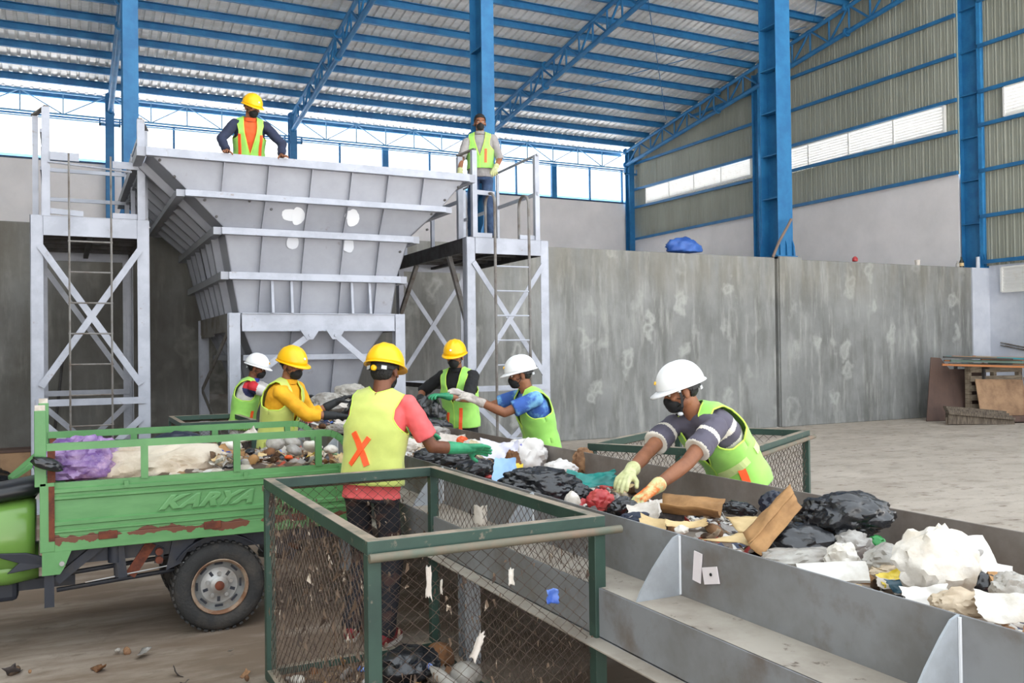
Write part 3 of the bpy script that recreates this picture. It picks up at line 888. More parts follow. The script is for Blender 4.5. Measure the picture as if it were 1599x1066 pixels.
M_BAGB = mat('black bin bag film', (24, 25, 28), .24, col2=(36, 38, 42), ns=6, spec=.7, bump=.35, bs=24)
M_BAGN = mat('dark navy film', (30, 36, 52), .35, spec=.5)
M_SACK = mat('dirty white woven sack', (208, 196, 178), .7, col2=(176, 158, 136), ns=5, lo=.42, hi=.66, col3=(140, 118, 92), ns3=9, lo3=.66, hi3=.78, bump=.3, bs=30)
M_WFILM = mat('white plastic film', (224, 219, 210), .35, col2=(188, 176, 158), ns=5, lo=.42, hi=.66, spec=.5, bump=.3, bs=24)
M_CLEAR = mat('clear dirty film', (206, 202, 194), .25, col2=(168, 160, 150), ns=7, lo=.4, hi=.65, trans=.35, spec=.5, bump=.35, bs=24)
M_PURP = mat('purple translucent bag', (158, 128, 172), .25, col2=(104, 70, 136), ns=7, bump=.4, bs=24, lo=.4, hi=.6, col3=(202, 170, 190), ns3=4, lo3=.55, hi3=.7, spec=.6)
M_CARD = mat('brown cardboard', (170, 128, 82), .8, col2=(134, 98, 60), ns=8, lo=.4, hi=.65, bump=.1)
M_CARDP = mat('pale cardboard', (212, 186, 138), .8, col2=(190, 158, 110), ns=8, lo=.45, hi=.7)
M_PAPER = mat('crumpled white paper', (208, 200, 190), .8, col2=(176, 164, 150), ns=9, lo=.48, hi=.66)
M_FOAM = mat('white foam', (212, 209, 202), .7, col2=(186, 178, 166), ns=8, lo=.5, hi=.7)
M_TEAL = mat('teal film', (20, 138, 128), .35, col2=(28, 112, 108), ns=6)
M_RED = mat('red plastic film', (168, 44, 48), .35, col2=(190, 84, 80), ns=9)
M_BLUEP = mat('blue plastic film', (52, 92, 190), .35, col2=(120, 150, 210), ns=8)
M_LBLUE = mat('light blue film', (140, 176, 216), .35)
M_YEL = mat('yellow film', (224, 196, 58), .4)
M_GRNP = mat('green film', (36, 130, 60), .35)
M_BRN = mat('brown leaf litter', (128, 86, 52), .9, col2=(86, 60, 40), ns=12)
M_DBRN = mat('wet dark refuse', (66, 52, 42), .8, col2=(110, 84, 60), ns=16, col3=(180, 160, 130), ns3=30, lo3=.6, hi3=.66, bump=.4, bs=50)
M_GREYF = mat('grey clear film', (170, 166, 160), .3, col2=(132, 126, 120), ns=6, bump=.35, bs=26)
M_OR = mat('orange plastic', (226, 92, 40), .5)

def refuse_mat():
    m = bpy.data.materials.new('mixed small refuse')
    m.use_nodes = True
    N, L = m.node_tree.nodes, m.node_tree.links
    b = N['Principled BSDF']; b.inputs['Roughness'].default_value = .6
    tc = N.new('ShaderNodeTexCoord')
    n = N.new('ShaderNodeTexNoise'); n.inputs['Scale'].default_value = 12
    L.new(tc.outputs['Object'], n.inputs[0])
    mm = N.new('ShaderNodeVectorMath'); mm.operation = 'MULTIPLY_ADD'
    L.new(n.outputs['Color'], mm.inputs[0]); mm.inputs[1].default_value = (.06, .06, .06); L.new(tc.outputs['Object'], mm.inputs[2])
    v = N.new('ShaderNodeTexVoronoi'); v.inputs['Scale'].default_value = 17
    L.new(mm.outputs[0], v.inputs[0])
    s = N.new('ShaderNodeSeparateColor'); L.new(v.outputs['Color'], s.inputs[0])
    r = N.new('ShaderNodeValToRGB'); r.color_ramp.interpolation = 'CONSTANT'
    cols = [(66, 54, 44), (120, 100, 80), (196, 188, 176), (90, 74, 58), (168, 160, 150), (40, 38, 40), (150, 118, 84), (206, 204, 200), (84, 70, 60), (176, 70, 50), (110, 96, 84), (222, 218, 212), (52, 60, 80), (130, 112, 94)]
    e = r.color_ramp.elements
    for i, c in enumerate(cols):
        if i < 2: e[i].position = i / len(cols); e[i].color = lin(c)
        else: e.new(i / len(cols)).color = lin(c)
    L.new(s.outputs[0], r.inputs[0]); L.new(r.outputs[0], b.inputs['Base Color'])
    return m
M_REF = refuse_mat()
def mound(name, x0, x1, y0, y1, zf, seed, parent=None, step=.02, amp=.03):
    nx, ny = int((x1 - x0) / step), int((y1 - y0) / step)
    vs = []
    for j in range(ny + 1):
        for i in range(nx + 1):
            x, y = x0 + (x1 - x0) * i / nx, y0 + (y1 - y0) * j / ny
            vs.append((x, y, zf(x, y) + amp * (ridged((x, y, 0), 7, seed) - .4) + amp * .6 * nz3((x, y, 0), 30, seed)))
    m = nx + 1
    fs = [(j * m + i, j * m + i + 1, (j + 1) * m + i + 1, (j + 1) * m + i) for j in range(ny) for i in range(nx)]
    # skirt down to the bed so that the heap is solid
    b = len(vs)
    ring = [i for i in range(nx)] + [j * m + nx for j in range(ny)] + [ny * m + nx - i for i in range(nx)] + [(ny - j) * m for j in range(ny)]
    zb = min(v[2] for v in vs) - .04
    vs += [(vs[k][0], vs[k][1], zb) for k in ring]
    n = len(ring)
    fs += [(ring[k], b + k, b + (k + 1) % n, ring[(k + 1) % n]) for k in range(n)]
    mb = MB(); mb.add(vs, fs)
    return mb.build(name, M_REF, parent, smooth=True, clean=False)

# ================================================================== three-wheeled cargo truck
M_GRN = mat('green truck paint', (96, 148, 92), .38, col2=(84, 136, 82), ns=3, spec=.5)
M_GRN2 = mat('glossy lime fairing', (106, 146, 66), .22, spec=.6)
M_RUST = mat('brown rust', (112, 58, 38), .85, col2=(84, 44, 32), ns=20)
M_CHAS = mat('black chassis paint', (38, 42, 52), .5, col2=(60, 56, 54), ns=6, lo=.5, hi=.7)
M_TYRE = mat('dusty tyre rubber', (44, 44, 44), .8, col2=(78, 72, 66), ns=5, lo=.45, hi=.7, bump=.3, bs=80)
M_RIM = mat('silver wheel rim', (168, 168, 166), .4, .5, col2=(150, 140, 130), ns=6, lo=.5, hi=.7)
M_RIMR = mat('rust tinged rim edge', (168, 148, 128), .6, .1, col2=(120, 84, 60), ns=9)
def rusty_green():
    m = mat('green panel with rusted foot', (96, 148, 92), .4, col2=(84, 136, 82), ns=2.5, stretch=(1, 1, 4), spec=.5).copy()
    N, L = m.node_tree.nodes, m.node_tree.links
    b = N['Principled BSDF']
    prev = b.inputs['Base Color'].links[0].from_socket
    g = N.new('ShaderNodeNewGeometry'); s = N.new('ShaderNodeSeparateXYZ'); L.new(g.outputs['Position'], s.inputs[0])
    n = N.new('ShaderNodeTexNoise'); n.inputs['Scale'].default_value = 9; n.inputs['Detail'].default_value = 8
    L.new(g.outputs['Position'], n.inputs[0])
    # distance from the rusted seam at z = .668
    a = N.new('ShaderNodeMath'); a.operation = 'SUBTRACT'; L.new(s.outputs[2], a.inputs[0]); a.inputs[1].default_value = .668
    c = N.new('ShaderNodeMath'); c.operation = 'ABSOLUTE'; L.new(a.outputs[0], c.inputs[0])
    d = N.new('ShaderNodeMath'); d.operation = 'MULTIPLY_ADD'; L.new(n.outputs['Fac'], d.inputs[0]); d.inputs[1].default_value = .14; d.inputs[2].default_value = -.057
    e = N.new('ShaderNodeMath'); e.operation = 'LESS_THAN'; L.new(c.outputs[0], e.inputs[0]); L.new(d.outputs[0], e.inputs[1])
    x = N.new('ShaderNodeMix'); x.data_type = 'RGBA'; L.new(e.outputs[0], x.inputs['Factor']); L.new(prev, x.inputs['A']); x.inputs['B'].default_value = lin((104, 60, 42))
    L.new(x.outputs['Result'], b.inputs['Base Color'])
    return m
M_GRNR = rusty_green()
TY = 5.70
t = thing('cargo_tricycle', (.8, 6.15, 0), 'green three-wheeled motor cart with railed cargo bed and rusty side panel', 'motor tricycle')
truck = t
def side(y, s, nm):
    # pressed side panel, section in (outward, z)
    sec = [(0, .675), (.012, .68), (.012, .70), (.022, .705), (.022, .715), (.010, .72), (.010, .74), (.020, .745), (.020, .765), (.004, .772), (.004, .885),
           (.016, .892), (.016, .905), (.006, .91), (.006, .925), (.018, .93), (.018, .95), (.0, .955), (.0, .985), (-.03, .985), (-.03, .975), (-.012, .97), (-.012, .675)]
    mb = MB()
    vs = [(-.06, y - s * d, z) for d, z in sec] + [(1.74, y - s * d, z) for d, z in sec]
    n = len(sec)
    mb.add(vs, [(i, (i + 1) % n, (i + 1) % n + n, i + n) for i in range(n)] + [tuple(range(n)), tuple(range(2 * n - 1, n - 1, -1))])
    return mb.build(nm, M_GRNR if s > 0 else M_GRN, t)
pan = side(TY, 1, 'side_panel')
side(6.62, -1, 'side_panel')
# sill rail under the panel, hinges
MB().box(-.10, 1.76, TY - .015, TY + .03, .595, .678).build('bed_sill', M_GRNR, t, bevel=.003)
MB().box(-.10, 1.76, 6.59, 6.635, .595, .665).build('bed_sill', M_GRN, t)
MB().box(-.08, 1.74, TY, 6.62, .62, .635).build('bed_floor', M_CHAS, t)
MB().box(-.11, -.06, TY, 6.62, .62, 1.02).build('front_board', M_GRN, t)
MB().box(1.72, 1.75, TY, 6.62, .64, .985).build('tailgate', M_GRN, t)
for x in (.22, .80, 1.32):
    MB().box(x - .05, x + .05, TY - .024, TY - .012, .645, .69).build('hinge', M_RUST, t, bevel=.003)
for x in (.32, 1.0, 1.6):
    MB().box(x - .012, x + .012, TY - .022, TY - .006, .935, .975).build('latch', M_GRN, t)
# corner uprights
for y, s in ((TY, -1), (6.62, 1)):
    MB().box(-.155, -.095, y - .02, y + .02, .97, 1.40).build('corner_post', M_GRN, t, bevel=.004)
    MB().box(-.13, -.055, y - .02, y + .02, .60, .99).build('corner_post', M_GRN, t, bevel=.003)
    MB().box(-.152, -.1, y - .014, y + .014, 1.395, 1.43).build('broken_post_end', M_PAPER, t)
MB().plate([(-.12, TY - .02, .60), (.03, TY - .02, .60), (-.01, TY - .02, .50), (-.03, TY - .02, .47), (-.12, TY - .02, .47)], (0, .012, 0)).build('corner_gusset', M_GRN, t)
MB().lathe([(.014, 0), (.014, .01)], (-.02, TY - .02, .53), (0, -1, 0), 8).build('bolt', M_RIM, t)
MB().box(-.085, -.055, TY - .024, TY - .014, .66, .97).build('rust_strip', M_RUST, t)
# rails with a rounded rear end
def rail_set(y):
    m = MB()
    pts = [(-.10, y, 1.19), (1.50, y, 1.19)] + [(1.50 + .16 * math.sin(a), y, 1.03 + .16 * math.cos(a)) for a in [PI / 2 * k / 6 for k in range(1, 7)]] + [(1.66, y, .985)]
    pts = [Vector(p) for p in pts]
    for a, b in zip(pts[:-1], pts[1:]):
        m.beam(a, b, .03, .042, (0, 0, 1) if abs((b - a).normalized().z) < .9 else (1, 0, 0))
    m.build('guard_rail', M_GRN, t)
    for x in (.42, .95, 1.46):
        MB().box(x - .02, x + .02, y - .014, y + .014, .98, 1.175).build('rail_post', M_GRN, t)
    MB().box(-.09, -.05, y - .012, y + .012, .99, 1.19).build('rail_post', M_RUST, t)
rail_set(TY + .005); rail_set(6.60)
# embossed lettering on the panel
def text_mesh(txt, size, ext):
    c = bpy.data.curves.new('txt', 'FONT'); c.body = txt; c.size = size; c.extrude = ext; c.bevel_depth = .006; c.bevel_resolution = 1
    c.shear = .55; c.space_character = 1.12; c.offset = .002
    o = bpy.data.objects.new('txt', c); COL.objects.link(o)
    bpy.context.view_layer.update()
    me = bpy.data.meshes.new_from_object(o.evaluated_get(bpy.context.evaluated_depsgraph_get()))
    bpy.data.objects.remove(o)
    return me
me = text_mesh('KARYA', .098, .003)
w0 = min(v.co.x for v in me.vertices); w1 = max(v.co.x for v in me.vertices)
mb = MB()
k = .565 / (w1 - w0)
mb.add([(.49 + (v.co.x - w0) * k, TY - .008 - v.co.z, .79 + v.co.y * 1.08) for v in me.vertices], [tuple(p.vertices) for p in me.polygons])
mb.build('embossed_lettering', M_GRN, t)
# chassis
MB().box(-.05, 1.72, TY + .08, TY + .14, .50, .60).build('chassis_rail', M_CHAS, t)
MB().box(-.05, 1.72, 6.44, 6.50, .50, .60).build('chassis_rail', M_CHAS, t)
MB().box(-1.3, .05, TY + .30, TY + .36, .33, .39).build('frame_tube', M_CHAS, t)
MB().box(-.11, -.06, TY + .02, TY + .08, .28, .60).build('frame_drop', M_CHAS, t)
MB().beam((-.05, TY + .06, .42), (.18, TY + .06, .60), .04, .05).build('frame_strut', M_CHAS, t)
MB().beam((.28, TY + .06, .60), (.30, TY + .06, .40), .05, .05).build('frame_strut', M_CHAS, t)
MB().tube([(.26, TY + .07, .585), (.26, TY + .07, .49)], .04, 14).build('shock_absorber', M_CHAS, t, smooth=True)
MB().tube([(.27, TY + .07, .49), (.275, TY + .07, .40)], .022, 10).build('shock_rod', M_CHAS, t, smooth=True)
MB().beam((.46, TY + .07, .58), (.34, TY + .07, .40), .01, .06).build('leaf_shackle', M_RUST, t)
for z, y in ((.50, .2), (.43, .25), (.33, .3)):
    MB().tube([(-.05, TY + y, z - .02), (.75, TY + y, z + .03)], .014, 8).build('axle_rod', M_CHAS, t, smooth=True)
MB().tube([(.1, TY + .06, .39), (.72, TY + .06, .45)], .004, 6).build('brake_cable', M_RIM, t)
MB().plate([(.58, TY + .05, .60), (.72, TY + .05, .60), (.62, TY + .05, .44), (.54, TY + .05, .41)], (0, .03, 0)).build('mudguard_stay', M_CHAS, t)
for x, z in ((.50, .53), (.50, .48)):
    MB().lathe([(.022, 0), (.022, .03)], (x, TY + .05, z), (0, -1, 0), 12).build('shackle_bolt', M_RUST, t)
MB().plate([(.495, TY + .05, .56), (.53, TY + .05, .54), (.52, TY + .05, .45), (.475, TY + .05, .46)], (0, .02, 0)).build('shackle_plate', M_CHAS, t)
# mudguard: arch over the near wheel
mg = MB()
arc = [(.85 + .31 * math.cos(a), .285 + .31 * math.sin(a)) for a in [R(35 + 110 * k / 12) for k in range(13)]]
for (xa, za_), (xb, zb_) in zip(arc[:-1], arc[1:]):
    mg.plate([(xa, TY + .01, za_), (xb, TY + .01, zb_), (xb, TY + .22, zb_), (xa, TY + .22, za_)], (0, 0, .006))
mg.build('mudguard', M_CHAS, t)
MB().beam((1.1, TY + .1, .55), (1.32, TY + .1, .40), .02, .07).build('mudguard_stay', M_CHAS, t)
MB().tube([(.85, TY + .12, .275), (.85, 6.5, .275)], .04, 12).build('axle', M_CHAS, t, smooth=True)
MB().ellip((.85, 6.15, .275), (.11, .12, .11), 16).build('differential', M_CHAS, t, smooth='all')
def wheel(x, y, s):
    w = MB().lathe([(.165, -.07), (.19, -.085), (.235, -.088), (.262, -.072), (.272, -.05), (.275, 0), (.272, .05), (.262, .072), (.235, .088), (.19, .085), (.165, .07)], (x, y, .275), (0, 1, 0), 48, cap=False)
    w = w.build('tyre', M_TYRE, t, smooth=True)
    tr = MB()
    for k in range(40):
        a = 2 * PI * k / 40
        for q in (0,):
            c = (x + .274 * math.cos(a + q), y, .275 + .274 * math.sin(a + q))
            tr.obox(c, (.012, .14, .022), (0, -a - q, 0))
    tr.build('tread_blocks', M_TYRE, w)
    f = -s
    r = MB().lathe([(.168, f * .082), (.168, f * .07), (.158, f * .06), (.150, f * .02), (.148, f * .01), (.125, f * .018), (.11, f * .034), (.07, f * .034), (.055, f * .044), (.048, f * .05), (0, f * .05)], (x, y, .275), (0, 1, 0), 40, cap=False)
    r = r.build('rim', M_RIM, w, smooth=True)
    r2 = MB().lathe([(.170, f * .084), (.170, f * .078), (.150, f * .062), (.150, f * .070), (.166, f * .086), (.170, f * .084)], (x, y, .275), (0, 1, 0), 40, cap=False)
    r2.build('rim_edge', M_RIMR, w, smooth=True)
    for k in range(5):
        a = 2 * PI * k / 5 + .3
        MB().obox((x + .085 * math.cos(a + .6), y + f * .034, .275 + .085 * math.sin(a + .6)), (.018, .006, .03), (0, -a - .6 - PI / 2, 0)).build('rim_hole', M_CHAS, w)
        MB().lathe([(.013, f * .034), (.013, f * .05)], (x + .072 * math.cos(a), y, .275 + .072 * math.sin(a)), (0, 1, 0), 6).build('wheel_nut', M_RIM, w)
    for k in range(8):
        a = 2 * PI * k / 8
        MB().obox((x + .130 * math.cos(a), y + f * .018, .275 + .130 * math.sin(a)), (.012, .014, .048), (0, -a, 0)).build('rim_slot', M_CHAS, w)
    MB().lathe([(.028, f * .05), (.028, f * .065), (.02, f * .07), (0, f * .07)], (x, y, .275), (0, 1, 0), 16).build('hub_cap', M_RUST, w, smooth=True)
wheel(.85, TY + .115, 1); wheel(.85, 6.5, -1)
# motorcycle front half
def loft(rings, n=None, cap=True):
    mb = MB(); vs = [p for r_ in rings for p in r_]; n = len(rings[0])
    fs = [(i * n + k, i * n + (k + 1) % n, (i + 1) * n + (k + 1) % n, (i + 1) * n + k) for i in range(len(rings) - 1) for k in range(n)]
    if cap: fs += [tuple(range(n)), tuple(range(len(vs) - 1, len(vs) - n - 1, -1))]
    mb.add(vs, fs); return mb
def ring(x, yc, zc, ry, rz, n=20, p=2.6):
    o = []
    for k in range(n):
        a = 2 * PI * k / n
        c, s_ = math.cos(a), math.sin(a)
        o.append(Vector((x, yc + ry * abs(c) ** (2 / p) * (1 if c >= 0 else -1), zc + rz * abs(s_) ** (2 / p) * (1 if s_ >= 0 else -1))))
    return o
yc = 6.08
loft([ring(-.16, yc, .66, .24, .21), ring(-.2, yc, .65, .27, .23), ring(-.5, yc, .64, .25, .20), ring(-.75, yc, .62, .18, .15), ring(-.85, yc, .62, .08, .08)]).build('side_fairing', M_GRN2, t, smooth='all')
loft([ring(-.145, yc, .49, .20, .10), ring(-.3, yc, .47, .22, .10), ring(-.55, yc, .45, .18, .08), ring(-.62, yc, .45, .08, .05)]).build('lower_fairing', M_GRN2, t, smooth='all')
loft([ring(-.13, yc, .935, .15, .04), ring(-.17, yc, .93, .18, .06), ring(-.40, yc, .90, .17, .055), ring(-.62, yc, .89, .13, .045), ring(-.66, yc, .89, .05, .02)]).build('saddle', mat('black vinyl saddle', (30, 31, 34), .35), t, smooth='all')
MB().plate([(-.1, yc - .12, .97), (-.16, yc - .12, .87), (-.1, yc - .12, .84)], (0, .24, 0)).build('saddle_bracket', M_RIM, t)
MB().plate([(-.40, yc - .275, .60), (-.2, yc - .28, .585), (-.10, yc - .28, .55), (-.09, yc - .28, .50), (-.30, yc - .275, .475), (-.24, yc - .275, .53)], (0, .02, 0)).build('chain_cover', M_CHAS, t, bevel=.004)
MB().plate([(-.13, 6.5, 1.03), (-.13, 6.62, 1.1), (-.33, 6.60, .92), (-.30, 6.45, .92)], (0, 0, .02)).build('bed_wing', M_GRN, t)
MB().box(-.125, -.10, yc - .26, yc - .22, .52, .56).build('reflector', M_OR, t)
loft([ring(-.8, yc, .75, .05, .05), ring(-1.0, yc, .80, .16, .10), ring(-1.2, yc, .95, .13, .12), ring(-1.28, yc, 1.0, .06, .06)]).build('front_cowl', M_GRN2, t, smooth='all')
MB().tube([(-1.1, yc - .34, 1.06), (-1.15, yc - .15, 1.03), (-1.17, yc, 1.0), (-1.15, yc + .15, 1.03), (-1.1, yc + .34, 1.06)], .013, 8).build('handlebar', M_CHAS, t, smooth=True)
for s in (-1, 1):
    MB().tube([(-1.15, yc + s * .09, .95), (-1.38, yc + s * .09, .28)], .022, 8).build('fork_leg', M_RIM, t, smooth=True)
fw = MB().lathe([(.19, -.035), (.235, -.045), (.268, -.03), (.275, 0), (.268, .03), (.235, .045), (.19, .035)], (-1.38, yc, .275), (0, 1, 0), 40, cap=False).build('tyre', M_TYRE, t, smooth=True)
MB().lathe([(.19, -.03), (.18, -.01), (.03, -.02), (.03, .02), (.18, .01), (.19, .03)], (-1.38, yc, .275), (0, 1, 0), 32).build('rim', M_RIM, fw, smooth=True)
MB().box(-.75, -.25, yc - .12, yc + .12, .28, .45).build('engine', M_CHAS, t, bevel=.03)
# black rag tied to the front corner post
tag(bag_mb((-.09, TY - .05, 1.10), (.085, .05, .035), 8, .35, 2.4, 3, .9, (0, .35, .2)).build('black_rag', M_BAGB, smooth=38), 'black plastic rag tied round the front corner post of the green cart', 'rag')

# ------------------------------------------------------------------ load on the bed
s = mound('loose_refuse', .0, 1.70, TY + .04, 6.56, lambda x, y: .93 + .06 * math.sin(x * 2.2) + .05 * math.exp(-((x - 1.3) / .35) ** 2), 3)
tag(s, 'loose mixed refuse filling the bed of the green cart', 'refuse', kind='stuff')
tag(bag_mb((.09, 5.98, 1.05), (.24, .2, .17), 2, .38, 1.3, 5).build('plastic_bag', M_PURP, smooth=38), 'purple translucent bag of waste at the front of the cart bed', 'bag')
tag(bag_mb((.52, 6.0, .985), (.43, .24, .165), 5, .3, 1.7, 5, .6).build('woven_sack', M_SACK, smooth=38), 'large dirty white sack lying across the cart bed', 'sack')
tag(bag_mb((.31, 6.32, 1.08), (.14, .12, .085), 6, .22, 1.8, 3).build('plastic_bag', M_BAGB, smooth=38), 'small black bag between the purple bag and the white sack', 'bag')
tag(bag_mb((.68, 6.40, 1.10), (.2, .12, .09), 7, .2, 1.8, 4).build('plastic_bag', M_BAGN, smooth=38), 'dark navy bag behind the white sack on the cart', 'bag')
rnd = random.Random(4)
def scrap(c, s, kind, m, label, group, seed, cat='scrap', name='refuse_scrap'):
    rot = (rnd.uniform(-.5, .5), rnd.uniform(-.5, .5), rnd.uniform(0, 6))
    if kind == 0: mb = bag_mb(c, (s, s * .75, s * .55), seed, .3, 1.8, 3, .5, rot)
    elif kind == 1: mb = sheet_mb(c, s * 2.2, s * 1.6, seed, rot, 10, s * .28, s * .3)
    else: mb = sheet_mb(c, s * 2.4, s * .8, seed, rot, 9, s * .2, s * .5)
    return tag(mb.build(name, m, smooth='all'), label, cat, group)
spots = [(.93, 5.93, 1.07, .06, 1, M_CARD, 'brown carton scrap right of the white sack'), (1.0, 6.2, 1.10, .07, 0, M_WFILM, 'white printed film behind the brown carton scrap'),
         (1.12, 6.25, 1.13, .08, 1, M_PAPER, 'white and purple wrapper high on the cart load'), (1.08, 6.0, 1.06, .05, 0, M_BAGB, 'small black film knot in the cart load'),
         (1.2, 5.95, 1.05, .055, 0, M_BRN, 'brown leaf bundle in the cart load'), (1.27, 6.12, 1.10, .08, 0, M_CLEAR, 'bulky clear film bag in the middle of the cart load'),
         (1.36, 5.95, 1.06, .065, 0, M_GREYF, 'grey film bag beside the rear rail post'), (1.4, 6.2, 1.09, .07, 0, M_CLEAR, 'clear crumpled bag near the far rail'),
         (1.5, 6.0, 1.07, .07, 0, M_WFILM, 'white knotted bag near the cart tail'), (1.61, 5.96, 1.05, .06, 0, M_WFILM, 'round white bag at the cart tail'),
         (1.46, 5.86, 1.03, .03, 1, M_YEL, 'small yellow wrapper in front of the white knotted bag'), (1.0, 5.84, 1.02, .03, 1, M_RED, 'small red wrapper behind the middle rail post'),
         (1.16, 5.82, 1.02, .04, 1, M_PAPER, 'white torn paper near the cart side panel'), (1.3, 5.84, 1.03, .03, 0, M_OR, 'orange peel lump near the cart side panel'),
         (.88, 6.25, 1.1, .05, 0, M_DBRN, 'wet brown lump behind the white sack'), (1.55, 6.3, 1.06, .05, 1, M_GREYF, 'grey film flap by the far rail end')]
for i, (x, y, z, s, k, m, lb) in enumerate(spots):
    scrap((x, y, z), s, k, m, lb, 'scraps on the cart load', 20 + i)

# ================================================================== wire mesh bins
M_BIN = mat('dark green bin frame', (52, 76, 66), .5, col2=(42, 62, 55), ns=5, lo=.4, hi=.7, col3=(120, 112, 98), ns3=22, lo3=.62, hi3=.72, dust=(158, 142, 124))
M_PIPE = mat('grimy green pipe', (92, 100, 86), .6, col2=(128, 104, 86), ns=5, lo=.35, hi=.65)
M_WIRE = mat('rusty chain link wire', (70, 54, 46), .7, .1, col2=(96, 80, 68), ns=12)
def mesh_panel(p0, u, wd, ht, name, parent, seed, pitch=.03, dz=.026, r=.0016):
    """chain-link: zig-zag wires running downwards, each linking with its neighbour"""
    mb = MB()
    u = Vector(u).normalized(); p0 = Vector(p0); nrm = u.cross(Vector((0, 0, 1)))
    n = int(wd / pitch)
    m = int(ht / dz)
    for i in range(n):
        pts = []
        for j in range(m + 1):
            s = i * pitch + (pitch * 1.04 if (j + i) % 2 else -.04 * pitch)
            z = -j * ht / m
            sag = .006 * nz3((s * 3, z * 3, 0), 1, seed)
            pts.append(p0 + u * (s + sag) + Vector((0, 0, z)) + nrm * (.008 * nz3((s * 2, z * 2, 1), 1.5, seed) + (.0016 if (i + j) % 2 else -.0016)))
        mb.tube(pts, r, 4, cap=False)
    return mb.build(name, M_WIRE, parent, clean=False)
def mesh_bin(org, ang, L, W, H, label, seed, pipes=True, fine=1.0):
    t = thing('mesh_bin', org, label, 'bin', 'wire mesh waste bins', ang)
    Rz = Matrix.Rotation(ang, 3, 'Z')
    P = lambda x, y, z: Vector(org) + Rz @ Vector((x, y, z))
    w = .05
    for sx in (-1, 1):
        for sy in (-1, 1):
            a = P(sx * (L / 2 - w / 2), sy * (W / 2 - w / 2), 0); b = P(sx * (L / 2 - w / 2), sy * (W / 2 - w / 2), H - w)
            MB().prof(a, b, [(-w / 2, -w / 2), (w / 2, -w / 2), (w / 2, w / 2), (-w / 2, w / 2)], Rz @ Vector((0, 1, 0))).build('corner_post', M_BIN, t, bevel=.003)
    for z in (H, .06):
        for sy in (-1, 1):
            MB().beam(P(-L / 2 - (.001 if z < .5 else 0), sy * (W / 2 - w / 2 + (.001 if z < .5 else 0)), z - w / 2), P(L / 2 + (.001 if z < .5 else 0), sy * (W / 2 - w / 2 + (.001 if z < .5 else 0)), z - w / 2), w, w).build('frame_rail', M_BIN, t, bevel=.003)
        for sx in (-1, 1):
            MB().beam(P(sx * (L / 2 - w / 2), -W / 2 + w, z - w / 2), P(sx * (L / 2 - w / 2), W / 2 - w, z - w / 2), w, w).build('frame_rail', M_BIN, t, bevel=.003)
    if pipes:
        for sy in (-1, 1):
            MB().tube([P(-L / 2 - .0, sy * (W / 2 + .02), H - .055), P(L / 2 + .06, sy * (W / 2 + .02), H - .055)], .016, 12).build('carrying_pipe', M_PIPE, t, smooth=True)
    pz = H - .05
    for k, (p0, u, wd) in enumerate(((P(-L / 2 + w, -W / 2 + .02, pz), Rz @ Vector((1, 0, 0)), L - 2 * w), (P(-L / 2 + w, W / 2 - .02, pz), Rz @ Vector((1, 0, 0)), L - 2 * w),
                                     (P(-L / 2 + .02, -W / 2 + w, pz), Rz @ Vector((0, 1, 0)), W - 2 * w), (P(L / 2 - .02, -W / 2 + w, pz), Rz @ Vector((0, 1, 0)), W - 2 * w))):
        mesh_panel(p0, u, wd, H - .11, 'wire_panel', t, seed + k, .03 * fine, .026 * fine, .0016 * (1 if fine < 1.2 else 1.3))
    MB().prof(P(-L / 2 + w, 0, .02), P(L / 2 - w, 0, .02), [(-W / 2 + w, 0), (W / 2 - w, 0), (W / 2 - w, .004), (-W / 2 + w, .004)]).build('bottom_sheet', M_DBRN, t)
    return t, P
BX0, BX1, BY0, BY1, BH = .93, 1.90, 2.98, 4.78, 1.05
near_bin, NP = mesh_bin(((BX0 + BX1) / 2, (BY0 + BY1) / 2, 0), 0, BX1 - BX0, BY1 - BY0, BH, 'dark green wire mesh bin standing in the foreground', 1)
mesh_bin((4.28, 5.31, 0), R(31), 1.66, 1.12, 1.05, 'green wire mesh bin beyond the trough, behind the man in the striped shirt', 11, True, 1.3)
mesh_bin((1.36, 9.7, 0), 0, .72, 1.15, 1.05, 'green wire mesh bin behind the cart, beside the men at the hopper', 21, True, 1.6)
# threads and shreds snagged on the left panel of the near bin
rnd = random.Random(9)
M_SHRED = mat('snagged fibre shreds', (104, 86, 70), .9, col2=(182, 168, 150), ns=14, lo=.56, hi=.6, col3=(66, 54, 46), ns3=9, lo3=.5, hi3=.55)
sh = MB()
for k in range(300):
    y = rnd.uniform(BY0 + .06, BY1 - .06); z = 1.0 - rnd.random() ** 1.3 * .62
    l = rnd.uniform(.015, .06) * (1.6 if rnd.random() < .08 else 1); w = rnd.uniform(.001, .004)
    x = BX0 + .018 + rnd.uniform(-.012, .012)
    a, b = rnd.uniform(-.03, .03), rnd.uniform(-.05, .05)
    sh.plate([(x, y - w, z), (x, y + w, z), (x + a * .4, y + w + a * .5, z - l * .5), (x + b * .3, y + a, z - l), (x + a * .4, y - w + a * .5, z - l * .5)], (.002, 0, 0))
for k in range(170):
    x = rnd.uniform(BX0 + .05, BX1 - .05); z = rnd.uniform(.2, .98); l = rnd.uniform(.01, .04); w = rnd.uniform(.001, .004)
    y = BY0 + .02 if rnd.random() < .5 else BY1 - .02
    sh.plate([(x - w, y, z), (x + w, y, z), (x + w + rnd.uniform(-.01, .01), y - .003, z - l * .6), (x + rnd.uniform(-.01, .01), y, z - l)], (0, .002, 0))
